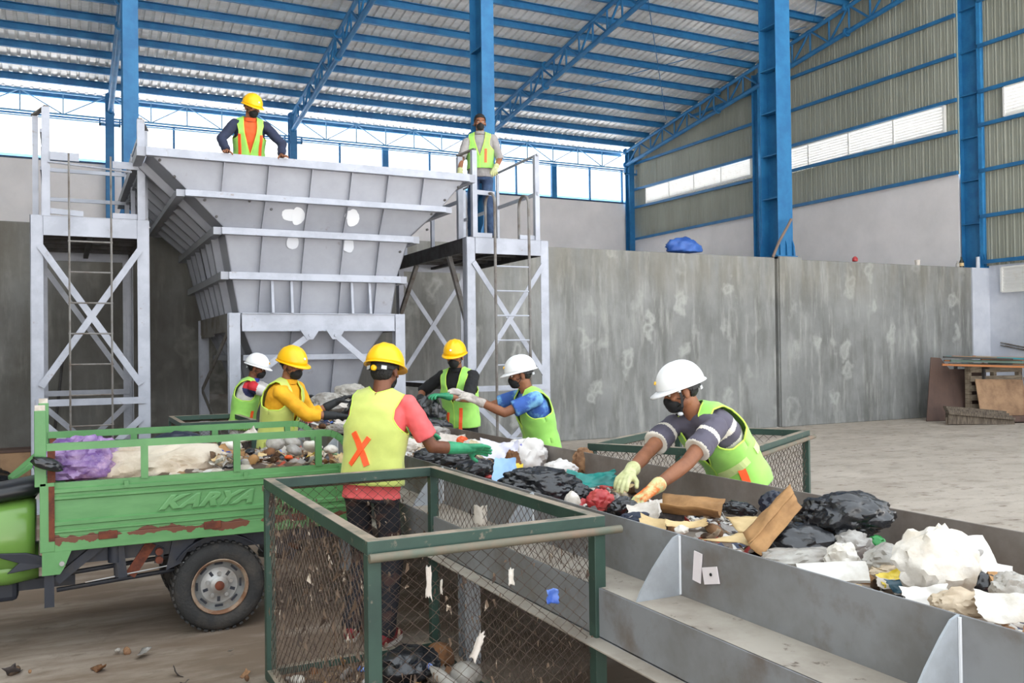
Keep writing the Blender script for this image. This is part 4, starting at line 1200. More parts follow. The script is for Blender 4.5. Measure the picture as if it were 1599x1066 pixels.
for k in range(160):
    y = rnd.uniform(BY0 + .05, BY1 - .05); z = rnd.uniform(.2, .95); l = rnd.uniform(.01, .04); w = rnd.uniform(.001, .004)
    x = BX1 - .02
    sh.plate([(x, y - w, z), (x, y + w, z), (x, y + w + rnd.uniform(-.01, .01), z - l * .6), (x, y + rnd.uniform(-.01, .01), z - l)], (.002, 0, 0))
tag(sh.build('snagged_shreds', M_SHRED, near_bin, clean=False), kind='stuff')
def snag(c, w, h, m, label, seed, rot=(PI / 2, 0, 0)):
    tag(sheet_mb(c, w, h, seed, rot, 10, .006, .01, .002, .3, 14).build('snagged_scrap', m, smooth='all'), label, 'scrap')
snag((1.15, 2.985, .885), .022, .115, M_PAPER, 'long white strip caught on the front mesh of the near bin', 1, (PI / 2, 0, .25))
snag((1.34, 2.985, .63), .03, .10, M_PAPER, 'twisted white rag caught low on the front mesh of the near bin', 2, (PI / 2, .5, .1))
snag((1.48, 2.985, .86), .02, .06, M_WFILM, 'small white shred caught in the middle of the front mesh', 3)
snag((1.655, 2.985, .765), .05, .055, M_BLUEP, 'crumpled blue plastic piece caught on the front mesh of the near bin', 4)
snag((1.87, 4.12, .87), .085, .10, M_PAPER, 'white crumpled paper caught on the right mesh of the near bin', 5, (PI / 2, 0, PI / 2 + .4))
snag((1.2, 2.985, .86), .008, .05, M_WFILM, 'thin white thread right of the long strip', 6)
# waste on the bottom of the near bin
tag(bag_mb((1.55, 4.32, .10), (.17, .14, .10), 31, .25, 1.8, 4).build('plastic_bag', M_BAGB, smooth=38), 'black bag lying on the bottom of the near bin', 'bag')
tag(bag_mb((1.78, 4.44, .08), (.07, .09, .07), 32, .3, 2, 3).build('leaf_clump', M_BRN, smooth=38), 'orange brown leaf clump on the bottom of the near bin', 'leaves')
tag(bag_mb((1.79, 4.12, .08), (.075, .08, .07), 33, .3, 2, 3).build('film_scrap', M_CLEAR, smooth=38), 'clear film lump on the bottom of the near bin', 'film')
bottle('water_bottle', (1.68, 4.0, .07), (R(70), 0, R(-160)), .2, .032, M_CLEAR, M_BLUEP, 'clear water bottle with blue cap in the near bin')

# ================================================================== far clutter
M_WOODB = mat('dark brown board', (98, 76, 66), .75, col2=(80, 62, 56), ns=2, stretch=(1, 1, .4))
M_PLY = mat('stained plywood', (168, 134, 102), .75, col2=(128, 98, 74), ns=3, lo=.4, hi=.65)
M_PAL = mat('weathered pallet wood', (150, 138, 120), .85, col2=(120, 106, 90), ns=5, stretch=(1, 1, 6))
M_OLDW = mat('old grey brown timber', (118, 106, 92), .85, col2=(82, 72, 62), ns=5, stretch=(8, 1, 1))
def lean(pts, th, name, m, label, cat):
    a, b, c = Vector(pts[0]), Vector(pts[1]), Vector(pts[2])
    n = (b - a).cross(c - b).normalized() * th
    return tag(MB().plate(pts, n).build(name, m, bevel=.004), label, cat)
# dark board leaning on the concrete wall
lean([tuple(Vector((17.45, 13.85, 0)) + Vector((1.3, -.55, 0)) * u + Vector((.30, .20, 1)) * h)
      for u, h in ((0, 0), (1, 0), (1, 1.22), (.95, 1.32), (.88, 1.16), (.38, 1.16), (.22, 1.42), (.06, 1.44))], .03, 'leaning_board', M_WOODB, 'large dark brown notched board leaning in the far right corner', 'board')
pal = thing('pallet', (18.95, 13.1, 0), 'grey wooden pallet stood upright behind the plywood sheet', 'pallet')
for k in range(5):
    MB().beam((18.3, 13.35, 1.16 - k * .21), (19.55, 12.95, 1.16 - k * .21), .03, .13).build('slat', M_PAL, pal, bevel=.004)
for f in (0.02, .5, .98):
    x, y = 18.3 + 1.25 * f, 13.35 - .4 * f
    MB().box(x - .05, x + .05, y + .02, y + .12, 0, 1.24).build('stringer', M_PAL, pal, bevel=.004)
lean([(18.15, 12.98, 0), (19.3, 12.62, 0), (19.35, 12.82, .92), (18.25, 13.2, .95)], .02, 'plywood_sheet', M_PLY, 'light brown plywood sheet leaning on the upright pallet', 'board')
lean([(19.45, 12.6, 0), (20.3, 12.3, 0), (20.35, 12.6, .95), (19.5, 12.9, .97)], .02, 'plywood_sheet', M_PLY, 'plywood sheet at the right picture edge beside the pallet', 'board')
st = thing('timber_rack', (17.9, 12.7, 0), 'low slatted stack of old grey timber on the floor before the dark board', 'timber stack')
for k in range(4):
    f = k / 3
    MB().beam((17.0 + .28 * f, 12.95 + .28 * f, .26 + .1 * f), (18.25 + .15 * f, 12.3 + .3 * f, .12 + .12 * f), .16, .05).build('slat', M_OLDW, st, bevel=.006)
MB().beam((17.0, 12.95, .02), (17.45, 13.3, .06), .08, .30).build('bearer', M_OLDW, st)
MB().beam((18.2, 12.3, .04), (18.45, 12.65, .06), .08, .2).build('bearer', M_OLDW, st)
MB().plate([(16.98, 12.92, 0.02), (18.25, 12.27, .0), (18.25, 12.27, .13), (16.98, 12.92, .25)], (.02, .04, 0)).build('bearer', M_OLDW, st)
tag(MB().obox((18.75, 12.5, .09), (.5, .3, .12), (0, 0, -.4)).obox((18.95, 12.4, .2), (.06, .06, .3), (0, 0, -.4)).build('scrap_timber', M_WOODB, bevel=.01), 'dark scrap timber block beside the low slatted stack', 'timber')
# heap of coloured rods and battens on top
MC = [mat('rod teal', (40, 120, 130), .6), mat('rod orange wood', (176, 112, 66), .7), mat('rod grey green', (96, 116, 104), .6), mat('rod dark', (58, 56, 54), .7), mat('rod pale', (172, 168, 158), .7)]
cn = ['teal painted', 'orange brown', 'grey green', 'dark', 'pale']
rnd = random.Random(5)
for k in range(26):
    i = (1, 0, 2, 3, 4, 1, 0, 1, 3, 2)[k % 10]
    lay = k // 9
    x = 17.4 + (k % 9) * .18 + rnd.uniform(-.03, .03)
    sk = (0, .35, -.2)[lay]
    a = (x + sk * .5, 13.75 - rnd.uniform(0, .5), 1.29 + lay * .085)
    b = (x + 1.45 + sk, 12.75 - rnd.uniform(0, .5), 1.22 + lay * .085)
    w = rnd.uniform(.035, .06)
    tag(MB().beam(a, b, w, w * .8).build('batten', MC[i], bevel=.004),
        '%s batten, %s from the left in the %s layer of the corner heap' % (cn[i], ORD[k % 9], ('bottom', 'middle', 'top')[lay]), 'batten', '%s battens of the corner heap' % cn[i])
fr = thing('batten_rack', (19.2, 13.6, 0), 'dark steel trestle carrying the coloured battens in the corner', 'rack')
for x in (18.6, 19.9):
    MB().box(x - .03, x + .03, 13.2, 13.26, 0, 1.2).build('leg', M_DARKST, fr); MB().box(x - .03, x + .03, 13.9, 13.96, 0, 1.25).build('leg', M_DARKST, fr)
    MB().beam((x, 13.1, 1.2), (x, 14.0, 1.26), .06, .05).build('cross_beam', M_DARKST, fr)
for z, l in ((0, 'upper'), (-.06, 'lower')):
    tag(MB().tube([(20.7, 14.25, 1.77 + z), (20.7, 12.2, 1.36 + z)], .018, 8).build('wall_pipe', M_RUSTG, smooth=True), '%s grey conduit slanting down the white right wall' % l, 'pipe')
# things on the wall top
tag(bag_mb((11.55, 14.95, 3.82), (.42, .22, .22), 41, .3, 1.5, 4).build('tarpaulin', mat('blue tarpaulin', (44, 84, 160), .5, col2=(60, 104, 180), ns=4), smooth='all'), 'crumpled blue tarpaulin on top of the concrete wall', 'tarpaulin')
tag(bag_mb((16.35, 14.8, 3.72), (.07, .06, .08), 42, .2, 2, 3).build('film_scrap', M_RED, smooth=38), 'tiny red scrap on top of the concrete wall', 'scrap')
c = thing('drink_cup', (18.45, 14.8, 3.64), 'white cup on top of the concrete wall', 'cup')
MB().lathe([(.05, 0), (.065, .14), (.07, .14), (.07, .15), (0, .15)], (18.45, 14.8, 3.64), (0, 0, 1), 14).build('cup_body', M_PAPER, c, smooth=True)
c = thing('glass_bottle', (20.02, 14.78, 3.64), 'dark bottle at the right end of the concrete wall top', 'bottle')
MB().lathe([(.05, 0), (.055, .02), (.055, .16), (.02, .22), (.02, .28), (0, .28)], (20.02, 14.78, 3.64), (0, 0, 1), 12).build('bottle_body', mat('dark glass', (40, 44, 34), .2), c, smooth=True)
MB().lathe([(.056, .05), (.056, .13)], (20.02, 14.78, 3.64), (0, 0, 1), 12).build('bottle_label', M_CARDP, c)
c = thing('glass_bottle', (19.9, 14.8, 3.64), 'small clear bottle left of the dark bottle on the wall top', 'bottle')
MB().lathe([(.04, 0), (.045, .02), (.045, .1), (.018, .15), (.018, .18), (0, .18)], (19.9, 14.8, 3.64), (0, 0, 1), 12).build('bottle_body', M_CLEAR, c, smooth=True)
tag(MB().tube([(20.42, 14.62, 3.64), (20.42, 14.62, 3.92)], .045, 12).build('pipe_stub', M_WHITEP, smooth=True), 'short white pipe stub at the foot of the right corner column', 'pipe')
tag(MB().tube([(13.62, 14.55, 3.66), (13.78, 14.52, 4.0), (14.02, 14.5, 4.35), (14.12, 14.5, 4.5)], .03, 8).build('leaning_stick', mat('brown stick', (122, 104, 92), .8), smooth=True), 'brown stick leaning on the blue column above the wall joint', 'stick')
# left edge
c = thing('wooden_stool', (-.62, 13.9, 0), 'rough wooden stool by the concrete wall at the left picture edge', 'stool')
MB().box(-.82, -.38, 13.75, 14.15, .42, .46).build('seat', M_WOODB, c, bevel=.006)
for x in (-.78, -.45):
    for y in (13.78, 14.1): MB().box(x, x + .05, y, y + .05, 0, .42).build('leg', M_WOODB, c)
MB().box(-.78, -.42, 13.76, 13.78, .02, .42).build('front_board', M_PLY, c)
tag(bag_mb((-1.0, 13.6, .08), (.45, .3, .18), 45, .25, 1.5, 4).build('plastic_bag', M_BAGB, smooth=38), 'dark heap of film on the floor beside the wooden stool', 'bag')
tag(MB().tube([(-.2, 13.9, 0), (-.02, 14.4, 1.7)], .02, 8).build('leaning_stick', M_DARKST, smooth=True), 'dark rod leaning on the wall left of the left tower', 'rod')
# ================================================================== people
M_SKIN = mat('brown skin', (150, 100, 72), .5, col2=(132, 86, 62), ns=9, spec=.35)
M_SKIN2 = mat('dark brown skin', (122, 78, 56), .5, col2=(106, 66, 48), ns=9, spec=.35)
M_HAIR = mat('black hair', (18, 16, 16), .7, bump=.4, bs=140)
M_MASK = mat('black face mask', (20, 21, 23), .75)
M_EYEW = mat('eye white', (210, 204, 196), .3)
M_IRIS = mat('dark iris', (22, 14, 10), .2)
M_HELY = mat('yellow hard hat', (248, 190, 12), .32, spec=.5)
M_HELW = mat('white hard hat', (236, 237, 238), .32, spec=.5)
M_STRAP = mat('black helmet strap', (28, 28, 30), .6)
M_STRAPW = mat('white helmet buckle', (205, 208, 212), .5)
M_VLIME = mat('lime safety vest', (164, 226, 104), .7, col2=(152, 214, 98), ns=5, sheen=.2)
M_VYEL = mat('yellow safety vest', (206, 214, 112), .7, col2=(192, 202, 104), ns=4, sheen=.2)
M_PIPING = mat('bright yellow piping', (200, 236, 92), .6)
M_ORT = mat('orange reflective tape', (255, 96, 44), .5)
M_SILT = mat('pale reflective tape', (206, 222, 150), .4)
M_JEAN = mat('blue denim', (62, 84, 116), .85, col2=(40, 58, 88), ns=6, col3=(120, 124, 118), ns3=5, lo3=.6, hi3=.8, bump=.1, bs=200)
M_TROU = mat('dark work trousers', (44, 44, 50), .9, col2=(58, 56, 58), ns=5)
M_SHOE = mat('black boot', (34, 32, 32), .6)
M_SHOER = mat('red sneaker cloth', (122, 28, 34), .7)
M_SOLE = mat('white rubber sole', (206, 200, 192), .7)

def evaluate_mesh(o):
    dg = bpy.context.evaluated_depsgraph_get(); dg.update()
    return bpy.data.meshes.new_from_object(o.evaluated_get(dg))
def vox(mb, voxel, smooth, name, mats, parent, fn=None, disp=None):
    """fuse overlapping closed shapes into one continuous smooth skin"""
    me = bpy.data.meshes.new('tmp'); me.from_pydata([tuple(v) for v in mb.v], [], mb.f)
    bm = bmesh.new(); bm.from_mesh(me); bmesh.ops.remove_doubles(bm, verts=bm.verts, dist=1e-6); bmesh.ops.recalc_face_normals(bm, faces=bm.faces); bm.to_mesh(me); bm.free()
    o = bpy.data.objects.new('tmp', me); COL.objects.link(o)
    r = o.modifiers.new('r', 'REMESH'); r.mode = 'VOXEL'; r.voxel_size = voxel; r.use_smooth_shade = True
    if smooth:
        q = o.modifiers.new('s', 'SMOOTH'); q.factor = .5; q.iterations = smooth
    m2 = evaluate_mesh(o)
    bpy.data.objects.remove(o); bpy.data.meshes.remove(me)
    co = [v.co.copy() for v in m2.vertices]
    if disp:
        nn = [v.normal.copy() for v in m2.vertices]
        co = [c + n * disp(c, n) for c, n in zip(co, nn)]
    inv = parent.matrix_basis.inverted() if parent else Matrix()
    for v, c in zip(m2.vertices, co): v.co = inv @ c
    if not isinstance(mats, (list, tuple)): mats = [mats]
    m2.materials.clear()
    for m in mats: m2.materials.append(m)
    mi = [0] * len(m2.polygons)
    if fn:
        for p in m2.polygons:
            c = Vector((0, 0, 0))
            for i in p.vertices: c += co[i]
            mi[p.index] = fn(c / len(p.vertices))
    m2.polygons.foreach_set('material_index', mi)
    m2.polygons.foreach_set('use_smooth', [True] * len(m2.polygons))
    m2.update()
    m2.name = name
    ob = bpy.data.objects.new(name, m2); COL.objects.link(ob)
    ob.parent = parent
    return ob

def lerp(a, b, f): return a + (b - a) * f
def pw(tab, t):
    for (a, x), (b, y) in zip(tab[:-1], tab[1:]):
        if t <= b: return lerp(x, y, (t - a) / (b - a) if b > a else 0)
    return tab[-1][1]
def caps(mb, a, b, ra, rb, n=12, flat=False):
    """tapered limb with rounded ends"""
    a, b = Vector(a), Vector(b)
    d = b - a; L_ = d.length; d = d / L_ if L_ > 1e-6 else Vector((0, 0, 1))
    pts, rr = [], []
    for k in range(5):
        q = PI / 2 * k / 4
        pts.append(a - d * ra * math.cos(q)); rr.append(max(ra * math.sin(q), .0006))
    for k in range(1, 4):
        pts.append(a + d * L_ * k / 4); rr.append(lerp(ra, rb, k / 4))
    if flat:
        pts.append(b); rr.append(rb); mb.tube(pts, rr, n); return
    for k in range(5):
        q = PI / 2 * k / 4
        pts.append(b + d * rb * math.sin(q)); rr.append(max(rb * math.cos(q), .0006))
    mb.tube(pts, rr, n)
def ik(a, c, l1, l2, hint):
    a, c, h = Vector(a), Vector(c), Vector(hint)
    d = c - a; L_ = min(d.length, (l1 + l2) * .995); dn = d.normalized()
    c = a + dn * L_
    x = (l1 * l1 - l2 * l2 + L_ * L_) / (2 * L_)
    y = math.sqrt(max(l1 * l1 - x * x, 0))
    hp = (h - dn * h.dot(dn)).normalized()
    return a + dn * x + hp * y, c

class Person:
    def __init__(s, loc, z0, yaw, label, sc=1., lean=0., side=0., tyaw=0., hipz=None, hipoff=(0, 0), head=(0, 0, 0), hands=None, elb=None, feet=None, skin=M_SKIN,
                 hdir=(None, None), arm=1.):
        s.sc = sc; s.skin = skin
        s.f = Vector((math.cos(yaw), math.sin(yaw), 0)); s.r = Vector((math.sin(yaw), -math.cos(yaw), 0)); s.u = Vector((0, 0, 1))
        s.t = thing('person', (loc[0], loc[1], z0), label, 'person', rz=0)
        s.P = Vector((loc[0], loc[1], z0 + (hipz or .90 * sc))) + s.f * hipoff[0] + s.r * hipoff[1]
        # torso direction
        tor = (s.u * math.cos(lean) * math.cos(side) + s.f * math.sin(lean) + s.r * math.sin(side)).normalized()
        s.N = s.P + tor * (.53 * sc)                       # base of the neck
        ty = yaw + tyaw
        tf = Vector((math.cos(ty), math.sin(ty), 0)); s.tr = Vector((math.sin(ty), -math.cos(ty), 0))
        s.tr = (s.tr - tor * s.tr.dot(tor)).normalized(); s.tf = tor.cross(s.tr) * -1
        s.tf = s.tr.cross(tor) * -1 if s.tr.cross(tor).dot(tf) < 0 else s.tr.cross(tor)
        s.tor = tor
        mid = s.P.lerp(s.N, .5) + (s.u - tor) * .06 * sc - s.tf * .015 * sc
        s.mid = mid
        s.sh = [s.N - tor * .055 * sc + s.tr * (k * .172 * sc) for k in (-1, 1)]   # left, right
        # head
        hy = yaw + head[0]
        hf = Vector((math.cos(hy) * math.cos(head[1]), math.sin(hy) * math.cos(head[1]), -math.sin(head[1])))
        hr = Vector((math.sin(hy), -math.cos(hy), 0)); hu = hr.cross(hf)
        rr = Matrix.Rotation(head[2], 3, hf); hr = rr @ hr; hu = rr @ hu
        s.hf, s.hr, s.hu = hf, hr, hu
        nk = (tor * .6 + s.u * .4 + s.f * .18).normalized()
        s.H = s.N + nk * .075 * sc + hu * .075 * sc + hf * .018 * sc    # head centre, at the eyes
        # arms
        s.wr, s.el, s.hd = [None, None], [None, None], [None, None]
        l1, l2 = .285 * sc * arm, .25 * sc * arm
        for k in (0, 1):
            sx = -1 if k == 0 else 1
            tgt = Vector(hands[k]) if hands and hands[k] else s.sh[k] - s.u * .5 * sc + s.f * .08 * sc + s.tr * sx * .06
            hint = Vector(elb[k]) if elb and elb[k] else (-s.u * .6 + s.tr * sx * .5 - s.tf * .4)
            # shoulder follows a reaching arm
            dd = (tgt - s.sh[k])
            if dd.length > .5 * sc: s.sh[k] = s.sh[k] + dd.normalized() * min(.07 * sc, dd.length - .5 * sc)
            s.el[k], s.wr[k] = ik(s.sh[k], tgt, l1, l2, hint)
            s.hd[k] = (s.wr[k] - s.el[k]).normalized()
            if hdir[k]: s.hd[k] = Vector(hdir[k]).normalized()
        # legs
        s.hip = [s.P + s.r * (k * .085 * sc) - s.u * .03 for k in (-1, 1)]
        s.kn, s.an = [None, None], [None, None]
        for k in (0, 1):
            ft = Vector(feet[k]) if feet and feet[k] else Vector((s.hip[k].x, s.hip[k].y, z0)) + s.r * (k - .5) * .08 - s.f * .02
            ft.z += .085 * sc
            s.kn[k], s.an[k] = ik(s.hip[k], ft, .425 * sc, .40 * sc, s.f)
        s.z0 = z0
    # -------- torso surface, t from the hips (0) to the shoulder line (1)
    def cen(s, t):
        P0 = s.P - s.u * .05 * s.sc
        a = P0.lerp(s.mid, min(t * 1.0, 1)); b = s.mid.lerp(s.N, t)
        return a.lerp(b, t)
    def fr(s, t):
        d = (s.cen(min(t + .02, 1.02)) - s.cen(t - .02)).normalized()
        r = s.r.lerp(s.tr, t); r = (r - d * r.dot(d)).normalized()
        return d, r, r.cross(d) * (1 if r.cross(d).dot(s.tf) > 0 else -1)
    RX = [(0, .160), (.12, .162), (.35, .138), (.62, .158), (.8, .168), (.92, .150), (1.0, .075), (1.05, .05)]
    RY = [(0, .108), (.12, .110), (.35, .098), (.62, .118), (.8, .108), (.92, .080), (1.0, .055), (1.05, .045)]
    def ringp(s, t, off, n=24, belly=0.):
        c = s.cen(t); d, r, f = s.fr(t)
        rx, ry = (pw(s.RX, t) * s.sc + off), (pw(s.RY, t) * s.sc + off)
        return [c + r * rx * math.sin(2 * PI * k / n) + f * (ry * math.cos(2 * PI * k / n)) for k in range(n)]
    def torso(s, mb, off, t0=0., t1=1.0, ext=0.):
        rings = []
        if ext:
            c0 = s.ringp(t0, off)
            rings.append([p - s.u * ext + (p - s.cen(t0)) * .06 for p in c0])
        n = 14
        rings += [s.ringp(lerp(t0, t1, k / n), off) for k in range(n + 1)]
        vs = [p for g in rings for p in g]; m = 24
        fs = [(i * m + k, i * m + (k + 1) % m, (i + 1) * m + (k + 1) % m, (i + 1) * m + k) for i in range(len(rings) - 1) for k in range(m)]
        fs += [tuple(range(m - 1, -1, -1)), tuple(range((len(rings) - 1) * m, len(rings) * m))]
        mb.add(vs, fs)
    def hframe(s, p):
        """head-local -> world; x right, y forward, z up, in units of a 1.68 m man"""
        return s.H + (s.hr * p[0] + s.hf * p[1] + s.hu * p[2]) * s.sc
    def hell(s, mb, c, r, n=16):
        vs, fs = [], []; h = n // 2
        for i in range(h + 1):
            q = PI * i / h
            for k in range(n):
                a = 2 * PI * k / n
                vs.append(s.hframe((c[0] + r[0] * math.sin(q) * math.cos(a), c[1] + r[1] * math.sin(q) * math.sin(a), c[2] + r[2] * math.cos(q))))
        for i in range(h):
            for k in range(n):
                k2 = (k + 1) % n
                fs.append((i * n + k, (i + 1) * n + k, (i + 1) * n + k2, i * n + k2))
        mb.add(vs, fs)
    def hand_mb(s, k, grow=0., curl=.5, cuff=.0, spread=.12, thumb=.6, pn=None):
        """palm, four unequal jointed fingers and an opposed thumb"""
        sc = s.sc; w = s.wr[k]; d = s.hd[k]
        pn = Vector(pn) if pn is not None else Vector((0, 0, -1))
        n = (pn - d * pn.dot(d)).normalized()                # palm faces n
        side = d.cross(n) * (1 if k == 1 else -1)            # towards the thumb
        mb = MB()
        # palm
        for q in (-.028, -.010, .010, .028):
            caps(mb, w + side * q * .7 * sc, w + d * .085 * sc + side * q * 1.05 * sc, (.016 + grow) * sc, (.0135 + grow) * sc, 10)
        caps(mb, w - d * .02 * sc, w + d * .03 * sc, (.025 + grow) * sc, (.024 + grow) * sc, 12)
        caps(mb, w + d * .015 * sc + side * .022 * sc, w + d * .05 * sc + side * .036 * sc + n * .008 * sc, (.018 + grow) * sc, (.014 + grow) * sc, 10)
        fl = (.070, .078, .072, .056)
        for j, q in enumerate((.031, .011, -.010, -.029)):
            b = w + d * (.088 - .004 * abs(j - 1)) * sc + side * q * 1.08 * sc
            ang = curl * (.55 + .12 * j)
            dj = (d + side * (q * spread * 22)).normalized()
            rr = (.0092, .0088, .0082, .0072)
            seg = (.45, .32, .23)
            p = b
            for i, f_ in enumerate(seg):
                a_ = ang * (i + .6)
                dd = (dj * math.cos(a_) + n * math.sin(a_)).normalized()
                e = p + dd * fl[j] * f_ * sc
                caps(mb, p, e, (rr[i] + grow) * sc, (rr[i + 1] + grow) * sc, 8)
                p = e
        p = w + d * .030 * sc + side * .034 * sc + n * .006 * sc
        t1 = (d * .62 + side * .62 + n * .35 * thumb * 2).normalized()
        e = p + t1 * .038 * sc; caps(mb, p, e, (.0125 + grow) * sc, (.0105 + grow) * sc, 8)
        t2 = (d * .85 + side * .22 + n * .5 * thumb * 2).normalized()
        caps(mb, e, e + t2 * .030 * sc, (.0105 + grow) * sc, (.0085 + grow) * sc, 8)
        if cuff:
            caps(mb, w, w - d * cuff * sc, (.029 + grow) * sc, (.036 + grow * 1.6) * sc, 14)
        return mb
    def build(s, shirt, sleeve=.75, sleeve_fn=None, shirt_mats=None, vest=M_VLIME, gloves=(None, None), cuffs=(.05, .05), curls=(.5, .5), pns=(None, None), trousers=M_TROU,
              shoes=(M_SHOE, M_SHOE), helmet=M_HELY, mask=True, hairlow=False, collar=None, chin=False, knob=False, goggles=False, decals=(), vest_open=.45, untuck=.10, vhem=.26, vext=0.034,
              piping=M_PIPING, sleeve_r=.052):
        sc = s.sc; t = s.t
        fold = lambda amp, fr_, sd: (lambda c, n: amp * (ridged(c, fr_, sd, 3) - .35) + amp * .5 * nz3(c, fr_ * 2.5, sd + 5))
        # ---- body: one continuous skin
        b = MB()
        s.torso(b, -.018, .05)
        caps(b, s.N - s.tor * .03, s.H - s.hu * .05 * sc - s.hf * .02 * sc, .056 * sc, .052 * sc, 16)
        for k in (0, 1):
            caps(b, s.N - s.tor * .05 * sc, s.sh[k], .045 * sc, .050 * sc)
            caps(b, s.sh[k], s.el[k], .050 * sc, .038 * sc, 14)
            mid = s.el[k].lerp(s.wr[k], .3)
            caps(b, s.el[k], mid, .037 * sc, .039 * sc, 14)
            caps(b, mid, s.wr[k], .039 * sc, .026 * sc, 14)
            caps(b, s.hip[k] - s.u * .04 * sc, s.kn[k], .058 * sc, .046 * sc, 14)
            km = s.kn[k].lerp(s.an[k], .35)
            caps(b, s.kn[k], km, .05 * sc, .052 * sc, 14); caps(b, km, s.an[k], .052 * sc, .035 * sc, 14)
            fd = Vector((s.f.x, s.f.y, 0))
            caps(b, s.an[k] - s.u * .035 * sc, s.an[k] - s.u * .05 * sc + fd * .13 * sc, .034 * sc, .026 * sc)
            if not gloves[k]:
                h = s.hand_mb(k, 0, curls[k], 0, pn=pns[k]); b.add(h.v, h.f)
        # head
        s.hell(b, (0, -.012, .032), (.074, .092, .084), 20)       # cranium
        s.hell(b, (0, .028, -.018), (.060, .058, .075), 18)       # face
        s.hell(b, (0, .040, -.078), (.040, .036, .034), 14)       # chin
        s.hell(b, (0, -.005, -.055), (.058, .065, .045), 16)      # jaw
        s.hell(b, (0, .088, -.022), (.013, .018, .024), 10)       # nose
        s.hell(b, (0, .097, -.034), (.017, .011, .010), 10)
        s.hell(b, (0, .080, .022), (.045, .012, .012), 10)        # brow
        for q in (-1, 1):
            s.hell(b, (q * .045, .062, -.022), (.018, .018, .014), 10)   # cheek bone
            s.hell(b, (q * .075, -.008, -.012), (.009, .020, .033), 12)  # ear
        s.hell(b, (0, .086, -.058), (.022, .010, .009), 10)       # lips
        vox(b, .0062 * (1 if gloves[0] and gloves[1] else .75), 4, 'body', s.skin, t)
        # eyes, brows
        for q in (-1, 1):
            m = MB(); s.hell(m, (q * .030, .0755, .0), (.0135, .0085, .0075), 12)
            e = m.build('eye', M_EYEW, t, smooth='all')
            m = MB(); s.hell(m, (q * .030, .0815, -.0005), (.0062, .004, .0062), 10); m.build('iris', M_IRIS, e, smooth='all')
            m = MB(); m.tube([s.hframe((q * .014, .090, .020)), s.hframe((q * .030, .089, .025)), s.hframe((q * .050, .074, .020))], .0032 * sc, 6); m.build('eyebrow', M_HAIR, t, smooth='all')
        # hair
        h = MB()
        s.hell(h, (0, -.013, .040), (.082, .099, .092), 20)
        if hairlow: s.hell(h, (0, -.045, -.02), (.070, .062, .062), 16)
        else: s.hell(h, (0, -.042, -.005), (.068, .058, .055), 16)
        hb = h.v
        keep = []
        o = vox(h, .006, 3, 'hair', M_HAIR, t, disp=lambda c, n: .003 * nz3(c, 60, 3))
        bm = bmesh.new(); bm.from_mesh(o.data)
        inv = s.t.matrix_basis
        kill = []
        for v in bm.verts:
            p = inv @ v.co - s.H
            y, z, x = p.dot(s.hf) / sc, p.dot(s.hu) / sc, p.dot(s.hr) / sc
            if (y > .050 and z < .060) or (y > .02 and z < .03) or (y > -.03 and z < -.0 and abs(x) > .05): kill.append(v)
        bmesh.ops.delete(bm, geom=kill, context='VERTS'); bm.to_mesh(o.data); bm.free()
        sm = o.modifiers.new('thick', 'SOLIDIFY'); sm.thickness = .008; sm.offset = -1
        # mask with ear loops
        if mask:
            m = MB()
            s.hell(m, (0, .052, -.052), (.053, .056, .046), 20)
            s.hell(m, (0, .090, -.036), (.022, .022, .030), 14)
            s.hell(m, (0, .050, -.078), (.046, .050, .030), 14)
            o = vox(m, .005, 5, 'face_mask', M_MASK, t)
            for q in (-1, 1):
                for zz in (-.022, -.07):
                    m = MB(); m.tube([s.hframe((q * .048, .055, zz)), s.hframe((q * .066, .03, (zz - .02) / 2 - .012)), s.hframe((q * .078, -.005, -.012))], .0028 * sc, 6)
                    m.build('ear_loop', M_MASK, o, smooth='all')
        if helmet:
            hm = MB(); n = 40; rows = 12
            vs = []
            A, B_, Hh = .112, .138, .135
            def hp_(u, a, off=0):
                q = PI / 2 * u
                x = (A + off) * math.cos(q) * math.sin(a); y = (B_ + off) * math.cos(q) * math.cos(a); z = (Hh + off) * math.sin(q) ** .92
                rid = .006 * max(0, 1 - abs(x) / .014) * math.cos(q) ** .3 if u > .15 else 0
                rid2 = .004 * max(0, 1 - abs(abs(x) - .045) / .01) if u > .2 else 0
                return (x, y - .012, z + .030 + rid + rid2)
            for i in range(rows + 1):
                u = i / rows
                for k in range(n):
                    vs.append(s.hframe(hp_(min(u, .985), 2 * PI * k / n)))
            fs = [(i * n + k, i * n + (k + 1) % n, (i + 1) * n + (k + 1) % n, (i + 1) * n + k) for i in range(rows) for k in range(n)]
            fs.append(tuple(rows * n + k for k in range(n)))
            hm.add(vs, fs)
            # brim: a rolled rim all round, a visor in front
            vs = []
            for k in range(n):
                a = 2 * PI * k / n
                fw = max(0, math.cos(a)) ** 2.2
                for (e, z) in ((0., .034), (.009 + .034 * fw, .026 - .010 * fw), (.010 + .035 * fw, .020 - .012 * fw), (0., .026), (-.006, .024)):
                    x = (A + e) * math.sin(a); y = (B_ + e) * math.cos(a) - .012
                    vs.append(s.hframe((x, y, z)))
            m5 = 5
            fs = [(k * m5 + j, k * m5 + (j + 1) % m5, ((k + 1) % n) * m5 + (j + 1) % m5, ((k + 1) % n) * m5 + j) for k in range(n) for j in range(m5)]
            hm.add(vs, fs)
            ho = hm.build('hard_hat', helmet, t, smooth='all')
            sm = ho.modifiers.new('thick', 'SOLIDIFY'); sm.thickness = .003; sm.offset = -1
            # inner band, nape strap
            m = MB(); pts = [s.hframe((.084 * math.sin(a), .100 * math.cos(a) - .016, .026 - (.022 if math.cos(a) < -.3 else 0))) for a in [2 * PI * k / 20 for k in range(21)]]
